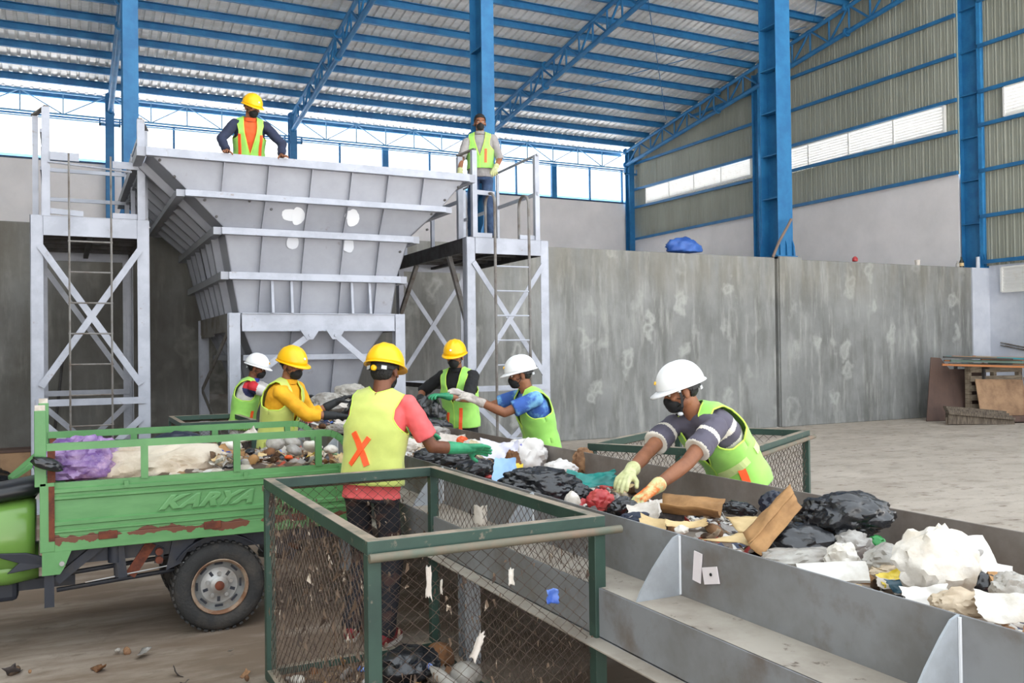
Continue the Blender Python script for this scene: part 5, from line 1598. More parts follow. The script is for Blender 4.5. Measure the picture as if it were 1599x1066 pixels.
            for p, q in zip(pts[:-1], pts[1:]): m.beam(p, q, .003, .022 * sc, s.hu)
            m.build('head_band', M_STRAP, ho)
            m = MB()
            for a in (-.5, 0, .5):
                m2 = None
            pts = [s.hframe((.086 * math.sin(a), .104 * math.cos(a) - .018, -.012)) for a in [PI + q * .12 for q in range(-6, 7)]]
            for p, q in zip(pts[:-1], pts[1:]): m.beam(p, q, .004, .020 * sc, s.hu)
            m.build('nape_strap', M_STRAPW if not knob else M_STRAP, ho)
            if knob:
                c = s.hframe((-.01, -.128, -.012))
                MB().lathe([(.017 * sc, -.006), (.017 * sc, .008), (.013 * sc, .012), (0, .012)], c, -s.hf, 18).build('ratchet_knob', M_HELY, ho, smooth=True)
                for q in (-.07, .06): 
                    m = MB(); m.beam(s.hframe((q, -.100, -.006)), s.hframe((q * .6, -.122, -.006)), .003, .022 * sc, s.hu); m.build('strap_window', M_STRAPW, ho)
            if chin:
                for q in (-1, 1):
                    m = MB()
                    pts = [s.hframe(p) for p in ((q * .088, .028, .024), (q * .082, .026, -.02), (q * .070, .036, -.075), (q * .035, .050, -.118), (0, .055, -.125))]
                    for p, w_ in zip(pts[:-1], pts[1:]): m.beam(p, w_, .003, .014 * sc, s.hf)
                    m.build('chin_strap', M_STRAP, ho)
                    m = MB()
                    m.obox(s.hframe((q * .088, .03, .016)), (.014, .012, .02)); m.build('strap_buckle', M_STRAPW, ho)
                    m = MB(); m.ellip(s.hframe((q * .045, .052, -.112)), (.017, .017, .012), 10); m.build('chin_cup', M_STRAPW, ho)
            # small emblem on the front
            m = MB(); c = s.hframe((0, .122, .085)); m.lathe([(.010 * sc, -.004), (.010 * sc, .003)], c, (s.hf + s.hu * .5).normalized(), 14)
            m.build('emblem', M_HELW if helmet is M_HELY else M_HELY, ho)
        if goggles:
            for q in (-1, 1):
                m = MB(); m.tube([s.hframe((q * .030 + .024 * math.cos(a), .093, .052 + .012 * math.sin(a))) for a in [2 * PI * k / 12 for k in range(13)]], .003, 6)
                m.build('goggle_rim', M_STRAPW, t, smooth='all')
        # ---- shirt
        b = MB()
        s.torso(b, .011, .0, 1.0, untuck * sc)
        for k in (0, 1):
            caps(b, s.N - s.tor * .045 * sc, s.sh[k], .058 * sc, .062 * sc)
            if sleeve <= 1:
                e = s.sh[k].lerp(s.el[k], sleeve)
                caps(b, s.sh[k], e, .062 * sc, sleeve_r * 1.12 * sc, 16, True)
            else:
                caps(b, s.sh[k], s.el[k], .062 * sc, sleeve_r * sc, 16)
                e = s.el[k].lerp(s.wr[k], sleeve - 1)
                caps(b, s.el[k], e, sleeve_r * sc, (sleeve_r - .006) * sc, 16, True)
        vox(b, .0075, 5, 'shirt', shirt_mats or [shirt], t, fn=(lambda c: sleeve_fn(s, c)) if sleeve_fn else None, disp=fold(.008, 7, 2))
        if collar:
            m = MB()
            for q in (-1, 1):
                pts = [s.N + s.tor * (.012 + .01 * math.cos(a)) * sc - s.tor * .0 + (s.tr * q * math.sin(a) * .066 + s.tf * (-.0 + math.cos(a) * .062)) * sc + s.tf * .012 * sc for a in [PI * j / 10 for j in range(11)]]
                for p, w_ in zip(pts[:-1], pts[1:]): m.beam(p, w_, .009, .04 * sc, s.tor)
            m.build('collar', collar, t)
        # ---- trousers, shoes
        b = MB()
        for k in (0, 1):
            caps(b, s.P - s.u * .0 + s.r * (k - .5) * .08 * sc, s.hip[k] - s.u * .05 * sc, .078 * sc, .072 * sc, 16)
            caps(b, s.hip[k] - s.u * .04 * sc, s.kn[k], .074 * sc, .068 * sc, 16)
            caps(b, s.kn[k], s.an[k] + s.u * .0, .066 * sc, .056 * sc, 16)
        s.torso(b, .001, .0, .14, .05)
        vox(b, .010, 5, 'trousers', trousers, t, disp=fold(.012, 5, 8))
        for k in (0, 1):
            sm_, so = shoes
            m = MB(); c = s.an[k] - s.u * (.085 * sc - .045)
            fd = (s.f + s.r * (k - .5) * .3).normalized()
            caps(m, c - fd * .05 * sc - s.u * .005, c + fd * .02 * sc + s.u * .012, .038 * sc, .042 * sc, 14)
            caps(m, c + fd * .02 * sc, c + fd * .145 * sc - s.u * .012, .042 * sc, .030 * sc, 14)
            caps(m, c - fd * .03 * sc, s.an[k] + s.u * .03, .036 * sc, .036 * sc, 14)
            sh_ = vox(m, .006, 4, 'shoe', sm_, t)
            m = MB(); z = s.z0 + .002
            lr = []
            for a in [2 * PI * j / 24 for j in range(24)]:
                ca, sa = math.cos(a), math.sin(a)
                p = s.an[k] + fd * (.05 + .135 * ca) * sc + s.r * (.046 - .008 * ca) * sa * sc
                lr.append((p.x, p.y, z))
            m.plate(lr, (0, 0, .026)).build('sole', so, sh_)
        # ---- gloves
        for k in (0, 1):
            if gloves[k]:
                vox(s.hand_mb(k, .0028, curls[k], cuffs[k], pn=pns[k]), .0042, 2, 'glove', gloves[k], t)
        # ---- vest
        if vest:
            s.vest(vest, vest_open, decals, vext, piping, vhem)
        return s.t
    def vpt(s, back, x, t, off):
        """a point of the vest; x = sideways -1..1 of the half width"""
        c = s.cen(t); d, r, f = s.fr(t)
        drop = 0
        rx = pw([(0, .176), (.12, .176), (.35, .164), (.62, .180), (.8, .184), (.92, .172), (1.0, .150)], max(t, 0)) * s.sc + off
        ry = pw([(0, .128), (.12, .130), (.35, .122), (.62, .138), (.8, .130), (.92, .098), (1.0, .020)], max(t, 0)) * s.sc + off
        if t < 0: rx *= 1 - t * .5; ry *= 1 - t * .6
        x = max(-1, min(1, x))
        sh_ = 0
        if t > .88: sh_ = (t - .88) / .12 * (.060 * (1 - abs(x)) + .000) * s.sc
        y = math.sqrt(max(0, 1 - x * x))
        y = y ** .8
        p = c + r * (x * rx) + f * ((-1 if back else 1) * ry * y) + d * sh_
        if t < 0: p = s.vbase(back, x, off, rx, ry, y) - s.u * (-t * .5 * s.sc)
        nn = (r * x * .8 + f * (-1 if back else 1) * (y + .2)).normalized()
        w = .007 * (ridged(p, 6, 4, 3) - .35) + .004 * nz3(p, 14, 6)
        return p + nn * w
    def vbase(s, back, x, off, rx, ry, y):
        c = s.cen(0); d, r, f = s.fr(0)
        return c + r * (x * rx) + f * ((-1 if back else 1) * ry * y)
    def vest(s, m, vopen, decals, off, piping, hem):
        off = off - .022
        T0, TA = -.22 + hem, .60
        rows = [T0 + (1 - T0) * i / 40 for i in range(41)]
        def xn(back, t):
            if back: return 0 if t < .93 else .45 * ((t - .93) / .07) ** .7
            return 0 if t < vopen else .47 * ((t - vopen) / (1 - vopen)) ** .8
        def xa(t):
            if t < TA: return 1.
            f = (t - TA) / (1 - TA)
            return 1 - .34 * min(1, f * 3.2) ** .6 + .22 * max(0, f - .55) / .45
        mb = MB(); nc = 12
        edges = {}
        for back in (0, 1):
            for sd in (-1, 1):
                g = []
                for t in rows:
                    a, b = xn(back, t), min(xa(t), 1)
                    if t >= TA and b > .995: b = .995
                    g.append([s.vpt(back, sd * math.sin(lerp(math.asin(min(a, 1)), math.asin(b), k / nc)), t, off) for k in range(nc + 1)])
                vs = [p for r_ in g for p in r_]; n = nc + 1
                mb.add(vs, [(i * n + k, i * n + k + 1, (i + 1) * n + k + 1, (i + 1) * n + k) for i in range(len(rows) - 1) for k in range(nc)])
                edges[(back, sd)] = g
        # shoulder seam joins front and back
        for sd in (-1, 1):
            a, b = edges[(0, sd)][-1], edges[(1, sd)][-1]
            vs = a + b; n = nc + 1
            mb.add(vs, [(k, k + 1, n + k + 1, n + k) for k in range(nc)])
        o = mb.build('safety_vest', m, s.t, smooth='all', clean=False)
        bm = bmesh.new(); bm.from_mesh(o.data); bmesh.ops.remove_doubles(bm, verts=bm.verts, dist=.0015); bmesh.ops.recalc_face_normals(bm, faces=bm.faces); bm.to_mesh(o.data); bm.free()
        sm = o.modifiers.new('thick', 'SOLIDIFY'); sm.thickness = .003; sm.offset = 1
        # piping along neck and armholes
        if piping:
            for sd in (-1, 1):
                fe, be = edges[(0, sd)], edges[(1, sd)]
                i0 = min(i for i, t in enumerate(rows) if t >= vopen); ib = min(i for i, t in enumerate(rows) if t >= .93)
                ne = [fe[i][0] for i in range(i0, len(rows))] + [be[i][0] for i in range(len(rows) - 1, ib - 1, -1)]
                MB().tube(ne, .0055, 6).build('piping', piping, o, smooth='all')
                ia = min(i for i, t in enumerate(rows) if t >= TA)
                ae = [fe[i][-1] for i in range(ia - 1, len(rows))] + [be[i][-1] for i in range(len(rows) - 1, ia - 2, -1)]
                MB().tube(ae, .0055, 6).build('piping', piping, o, smooth='all')
            cz = [edges[(0, 1)][i][0] for i in range(0, min(i for i, t in enumerate(rows) if t >= vopen) + 1)]
            MB().tube(cz, .005, 6).build('piping', piping, o, smooth='all')
        # tape patches: (material, back?, (x0,t0), (x1,t1), width)
        for (dm, back, p0, p1, w) in decals:
            n = 14; mb = MB(); L_ = []
            for i in range(n + 1):
                f = i / n; x, t = lerp(p0[0], p1[0], f), lerp(p0[1], p1[1], f)
                c = s.vpt(back, x, t, off + .006)
                L_.append(c)
            vs = []
            d0, r0, f0 = s.fr(.4)
            for i, c in enumerate(L_):
                dirv = (L_[min(i + 1, n)] - L_[max(i - 1, 0)]).normalized()
                x = lerp(p0[0], p1[0], i / n)
                nn = (r0 * x + f0 * (-1 if back else 1) * math.sqrt(max(0, 1 - x * x))).normalized()
                sv = dirv.cross(nn).normalized() * w / 2
                nn = nn * .004
                vs += [c - sv + nn, c + sv + nn, c + sv - nn * 2, c - sv - nn * 2]
            fs = [(i * 4 + j, i * 4 + (j + 1) % 4, (i + 1) * 4 + (j + 1) % 4, (i + 1) * 4 + j) for i in range(n) for j in range(4)]
            fs += [(0, 1, 2, 3), (n * 4 + 3, n * 4 + 2, n * 4 + 1, n * 4)]
            mb.add(vs, fs)
            mb.build('reflective_tape', dm, o)

M_NAVY = mat('navy work shirt', (44, 52, 78), .85, col2=(36, 42, 64), ns=6)
M_ORSH = mat('orange shirt front', (232, 96, 44), .8)
M_GSH = mat('grey shirt', (158, 154, 152), .85, col2=(142, 138, 138), ns=6)
M_YSH = mat('yellow orange shirt', (240, 178, 32), .8, col2=(226, 160, 26), ns=5)
M_PINK = mat('coral pink tee', (236, 104, 104), .8, col2=(222, 92, 94), ns=5)
M_BLK = mat('black polo', (26, 26, 28), .85)
M_TIE = mat('blue tie-dye tee', (54, 92, 168), .8, col2=(118, 176, 214), ns=7, lo=.48, hi=.62, col3=(30, 50, 110), ns3=9, lo3=.58, hi3=.66)
M_STR = mat('slate striped tee', (88, 84, 98), .8)
M_STRB = mat('cream shirt band', (218, 212, 200), .8)
M_PALE = mat('pale grey shirt', (206, 202, 200), .85)
M_COLB = mat('blue collar', (48, 66, 158), .7)
M_REDP = mat('red shoulder panel', (196, 36, 48), .7)
M_NVP = mat('navy shoulder panel', (40, 44, 84), .7)
M_GLB = mat('black work glove', (30, 32, 34), .7)
M_GLG = mat('green rubber glove', (56, 160, 112), .5, col2=(40, 132, 92), ns=9)
M_GLW = mat('grey white knit glove', (198, 190, 182), .85, col2=(160, 150, 144), ns=14)
M_GLC = mat('cream knit glove', (206, 208, 160), .85, col2=(180, 182, 130), ns=14)
M_GLO = mat('knit glove with orange palm', (232, 124, 60), .75, col2=(206, 208, 150), ns=11, lo=.42, hi=.55)
V = Vector
# 1 leaning on the hopper rim
p = Person((1.98, 10.86), 3.10, R(-96), 'person in yellow hard hat and navy sleeves leaning with both hands on the hopper rim', 1.0, lean=R(24), head=(R(28), R(22), 0),
           hands=(V((2.27, 10.42, 4.005)), V((1.66, 10.42, 4.005))), elb=((1, .6, .1), (-1, .6, .1)), feet=(V((2.1, 11.05, 3.10)), V((1.9, 11.05, 3.10))), hipz=.86, hdir=((.15, -1, -.12), (-.25, -1, -.12)))
p.build(M_NAVY, 1.93, shirt_mats=[M_NAVY, M_ORSH], sleeve_fn=lambda s, c: 1 if ((c - s.N).dot(s.tf) > .02 and abs((c - s.N).dot(s.tr)) < .11 and (c - s.N).dot(s.tor) > -.4) else 0,
        gloves=(None, None), curls=(.35, .35), collar=M_ORSH, vest=M_VLIME, vest_open=.30, decals=((M_ORT, 0, (-.62, .0), (-.62, .75), .035), (M_ORT, 0, (.62, .0), (.62, .75), .035)))
# 2 bareheaded on the platform
p = Person((5.27, 11.4), 3.262, R(-118), 'bareheaded person in lime vest and blue jeans standing on the right platform', 1.05, lean=R(2), head=(R(10), R(2), 0),
           hands=(V((5.38, 11.13, 4.26)), V((4.86, 11.2, 4.14))), elb=((.7, .35, -.6), (-.9, .3, -.2)))
p.build(M_GSH, 1.0, helmet=None, trousers=M_JEAN, gloves=(M_GLC, M_GLC), curls=(.9, .5), cuffs=(.04, .04), collar=M_GSH, untuck=.0, vhem=.40, hairlow=False,
        decals=((M_ORT, 0, (-.42, .30), (-.42, .62), .035), (M_ORT, 0, (.62, .12), (.62, .40), .03)))
# 3 white helmet by the hopper
p = Person((1.76, 10.28), 0, R(-24), 'person in white hard hat and pale shirt with blue collar bending beside the hopper leg', 1.0, lean=R(14), head=(R(-6), R(16), 0),
           hands=(V((2.42, 10.1, 1.22)), V((2.34, 9.9, 1.20))), elb=((.2, 0, -1), (0, -.3, -1)), skin=M_SKIN2)
def s3(s, c):
    d = c - s.sh[1]
    if d.length < .12 and d.dot(s.tf) < .05: return 1 if d.dot(s.tor) > -.03 else 2
    return 0
p.build(M_PALE, 1.15, shirt_mats=[M_PALE, M_REDP, M_NVP], sleeve_fn=s3, helmet=M_HELW, gloves=(M_GLB, M_GLB), collar=M_COLB,
        decals=((M_ORT, 0, (.60, .02), (.60, .42), .035),))
# 4 yellow shirt
p = Person((1.62, 7.75), 0, R(-44), 'person in yellow hard hat and yellow long-sleeved shirt sorting beside the cart tail', 1.03, lean=R(12), head=(R(-14), R(14), 0),
           hands=(V((2.18, 7.85, 1.27)), V((2.08, 7.50, 1.17))), elb=((.4, .3, -1), (.0, -.4, -1)))
p.build(M_YSH, 1.42, gloves=(M_GLB, M_GLB), cuffs=(.10, .10), vest=M_VYEL, collar=M_YSH, vest_open=.32, helmet=M_HELY, sleeve_r=.056,
        decals=((M_SILT, 0, (-.25, .5), (-.62, .56), .04), (M_ORT, 0, (.45, -.1), (.45, .12), .035), (M_ORT, 0, (.45, .18), (.45, .26), .035)))
# 5 seen from behind
p = Person((1.64, 5.16), 0, R(52), 'person seen from behind in coral tee and yellow vest with orange X, yellow hard hat', 1.02, lean=R(9), side=R(4), tyaw=R(2), head=(R(-8), R(14), 0),
           hands=(V((2.24, 5.60, 1.12)), V((2.24, 5.08, 1.10))), elb=((.0, 0, -1), (.4, -.2, -1)), feet=(V((1.52, 5.20, 0)), V((1.66, 4.98, 0))), skin=M_SKIN2)
p.build(M_PINK, .78, gloves=(M_GLG, M_GLG), cuffs=(.13, .13), curls=(.3, .22), vest=M_VYEL, helmet=M_HELY, knob=True, shoes=(M_SHOER, M_SOLE), trousers=mat('black patterned trousers', (34, 34, 40), .9, col2=(70, 50, 46), ns=9, lo=.55, hi=.6),
        untuck=.03, hairlow=True, sleeve_r=.060, vhem=.30, pns=(None, (.2, -.6, -.6)), decals=((M_ORT, 1, (-.44, .56), (.06, .26), .036), (M_ORT, 1, (.06, .52), (-.50, .26), .030)))
# 6 black polo, holding the bag
p = Person((3.70, 8.55), 0, R(-142), 'person in yellow hard hat and black polo holding a black bag over the trough', 1.06, lean=R(9), head=(R(12), R(12), 0),
           hands=(V((3.36, 8.18, 1.27)), V((3.27, 8.62, 1.22))), elb=((.3, -.6, -1), (-.3, .8, -.4)))
p.build(M_BLK, 1.0, gloves=(M_GLG, M_GLB), curls=(.7, .7), helmet=M_HELY, goggles=True, collar=M_BLK, decals=((M_ORT, 0, (-.30, -.05), (-.42, .38), .035), (M_ORT, 0, (.42, .05), (.35, .3), .03)))
# 7 tie-dye tee reaching left
p = Person((3.62, 6.62), 0, R(178), 'person in white hard hat and blue tie-dye tee stretching both arms to the left', 1.0, lean=R(17), tyaw=R(-6), head=(R(-16), R(12), 0), hipz=.86,
           hands=(V((3.02, 6.66, 1.30)), V((3.05, 6.95, 1.33))), elb=((0, -.5, -1), (0, .5, -.6)))
p.build(M_TIE, .72, gloves=(M_GLW, M_GLW), cuffs=(.05, .05), curls=(.35, .3), helmet=M_HELW, pns=((0, .5, -.6), (0, .4, -.6)), sleeve_r=.062,
        decals=((M_ORT, 0, (-.55, .0), (-.62, .14), .035),))
# 8 striped shirt in the foreground
def s8(s, c):
    for k in (0, 1):
        a = c - s.sh[k]; ax = (s.el[k] - s.sh[k]).normalized(); q = a.dot(ax)
        if (a - ax * q).length < .085 and q > .0:
            return 1 if (.075 < q < .105 or .205 < q) else 0
    q = (c - s.N).dot(s.tor)
    return 1 if (-.16 < q < -.125 or -.27 < q < -.22) else 0
p = Person((3.60, 4.12), 0, R(184), 'person in white hard hat and dark striped tee bending over the trough', 1.04, lean=R(44), tyaw=R(8), head=(R(-24), R(18), 0), arm=1.08,
           hands=(V((2.68, 3.80, .955)), V((2.62, 3.93, 1.02))), elb=((.2, -.5, -.5), (.1, .6, -.3)))
p.build(M_STR, .66, shirt_mats=[M_STR, M_STRB], sleeve_fn=s8, gloves=(M_GLO, M_GLC), cuffs=(.055, .055), curls=(.6, .6), helmet=M_HELW, chin=True, sleeve_r=.064,
        decals=((M_ORT, 0, (-.80, .10), (-.84, .34), .045), (M_SILT, 0, (-.985, .40), (-.15, .30), .05), (M_SILT, 1, (-.985, .40), (-.2, .44), .05)))
# ================================================================== waste in the trough
M_WPR = mat('white film with blue print', (226, 222, 218), .35, col2=(206, 200, 196), ns=6, col3=(64, 62, 178), ns3=9, lo3=.62, hi3=.66)
M_WPRK = mat('white film with dark print', (226, 222, 216), .4, col3=(60, 58, 62), ns3=26, lo3=.66, hi3=.68)
M_LEAF = mat('dry brown leaf', (158, 120, 86), .85, col2=(112, 80, 56), ns=14)
M_NVY = mat('navy rag', (44, 50, 66), .8)
M_DK = mat('dark grey rag', (62, 56, 56), .85, col2=(84, 76, 74), ns=9)
M_BEIGE = mat('beige dirty film', (206, 188, 162), .5, col2=(172, 150, 124), ns=7)
M_DTEAL = mat('dark teal wrapper', (24, 76, 92), .4, col2=(14, 44, 66), ns=12)
M_SACKW = mat('crumpled white sack', (216, 210, 200), .6, col2=(190, 176, 154), ns=4, lo=.46, hi=.64, col3=(150, 132, 108), ns3=7, lo3=.66, hi3=.74, bump=.3, bs=30)
M_WHT2 = mat('lilac white film', (208, 206, 222), .4)
M_STRAW = mat('straw', (206, 192, 158), .8, col2=(168, 150, 116), ns=12)
def zfill(x, y):
    f = (x - 2.1) / 1.08
    z = .865 - .075 * f - .03 * math.exp(-((f - .5) / .3) ** 2) * 0
    z += .05 * max(0, min(1, (y - 4.2) / 2.5)) + .17 * max(0, min(1, (y - 7.6) / 1.6)) + .12 * max(0, min(1, (y - 9.2) / 1.2))
    z += .03 * nz3((x, y, 0), 1.7, 7)
    return min(z, .95) if y < 8.2 else z
tag(mound('loose_refuse', 2.095, 3.19, .22, 10.9, zfill, 5, None, .03, .04), 'loose mixed refuse lying all along the bed of the sorting trough', 'refuse', kind='stuff')
rnd = random.Random(77)
ms = [M_PAPER, M_BRN, M_CLEAR, M_GREYF, M_CARD, M_DK, M_WFILM, M_BEIGE, M_LEAF, M_DBRN, M_BAGB, M_RED, M_BLUEP, M_CARDP]
def confetti(name, n, fx, fy, fz, seed, label):
    rnd = random.Random(seed); mb = MB()
    for k in range(n):
        x, y = fx(rnd), fy(rnd); s = rnd.uniform(.012, .046)
        c = (x, y, fz(x, y) + rnd.uniform(0, .025)); mi = rnd.randrange(len(ms) if rnd.random() < .5 else 10)
        o = len(mb.m)
        if rnd.random() < .5:
            q = bag_mb(c, (s, s * .8, s * .6), k, .35, 2, 2, .9, (rnd.uniform(-1, 1), rnd.uniform(-1, 1), rnd.uniform(0, 6)))
        else:
            q = sheet_mb(c, s * 2.6, s * 1.5, k, (rnd.uniform(-.9, .9), rnd.uniform(-.9, .9), rnd.uniform(0, 6)), 5, s * .3, s * .4, .0015, .3)
        mb.add(q.v, q.f, mi)
    return tag(mb.build(name, ms, smooth='all', clean=False), label, 'refuse', kind='stuff')
confetti('small_scraps', 900, lambda r: r.uniform(2.13, 3.16), lambda r: .4 + 9.6 * r.random() ** 1.3, lambda x, y: zfill(x, y) + .005, 5, 'countless small scraps strewn over the refuse in the sorting trough')
confetti('small_scraps', 230, lambda r: r.uniform(.82, 1.68), lambda r: r.uniform(5.76, 6.5), lambda x, y: .98 + .05 * math.sin(x * 2.2), 6, 'countless small scraps strewn over the load of the cart')
confetti('floor_litter', 46, lambda r: r.uniform(-.9, .85), lambda r: r.uniform(3.6, 5.6), lambda x, y: .004, 8, 'brown litter crumbs strewn over the muddy floor before the green cart')
confetti('small_scraps', 90, lambda r: r.uniform(1.0, 1.84), lambda r: r.uniform(3.1, 4.7), lambda x, y: .03, 7, 'small scraps on the bottom sheet of the near bin')
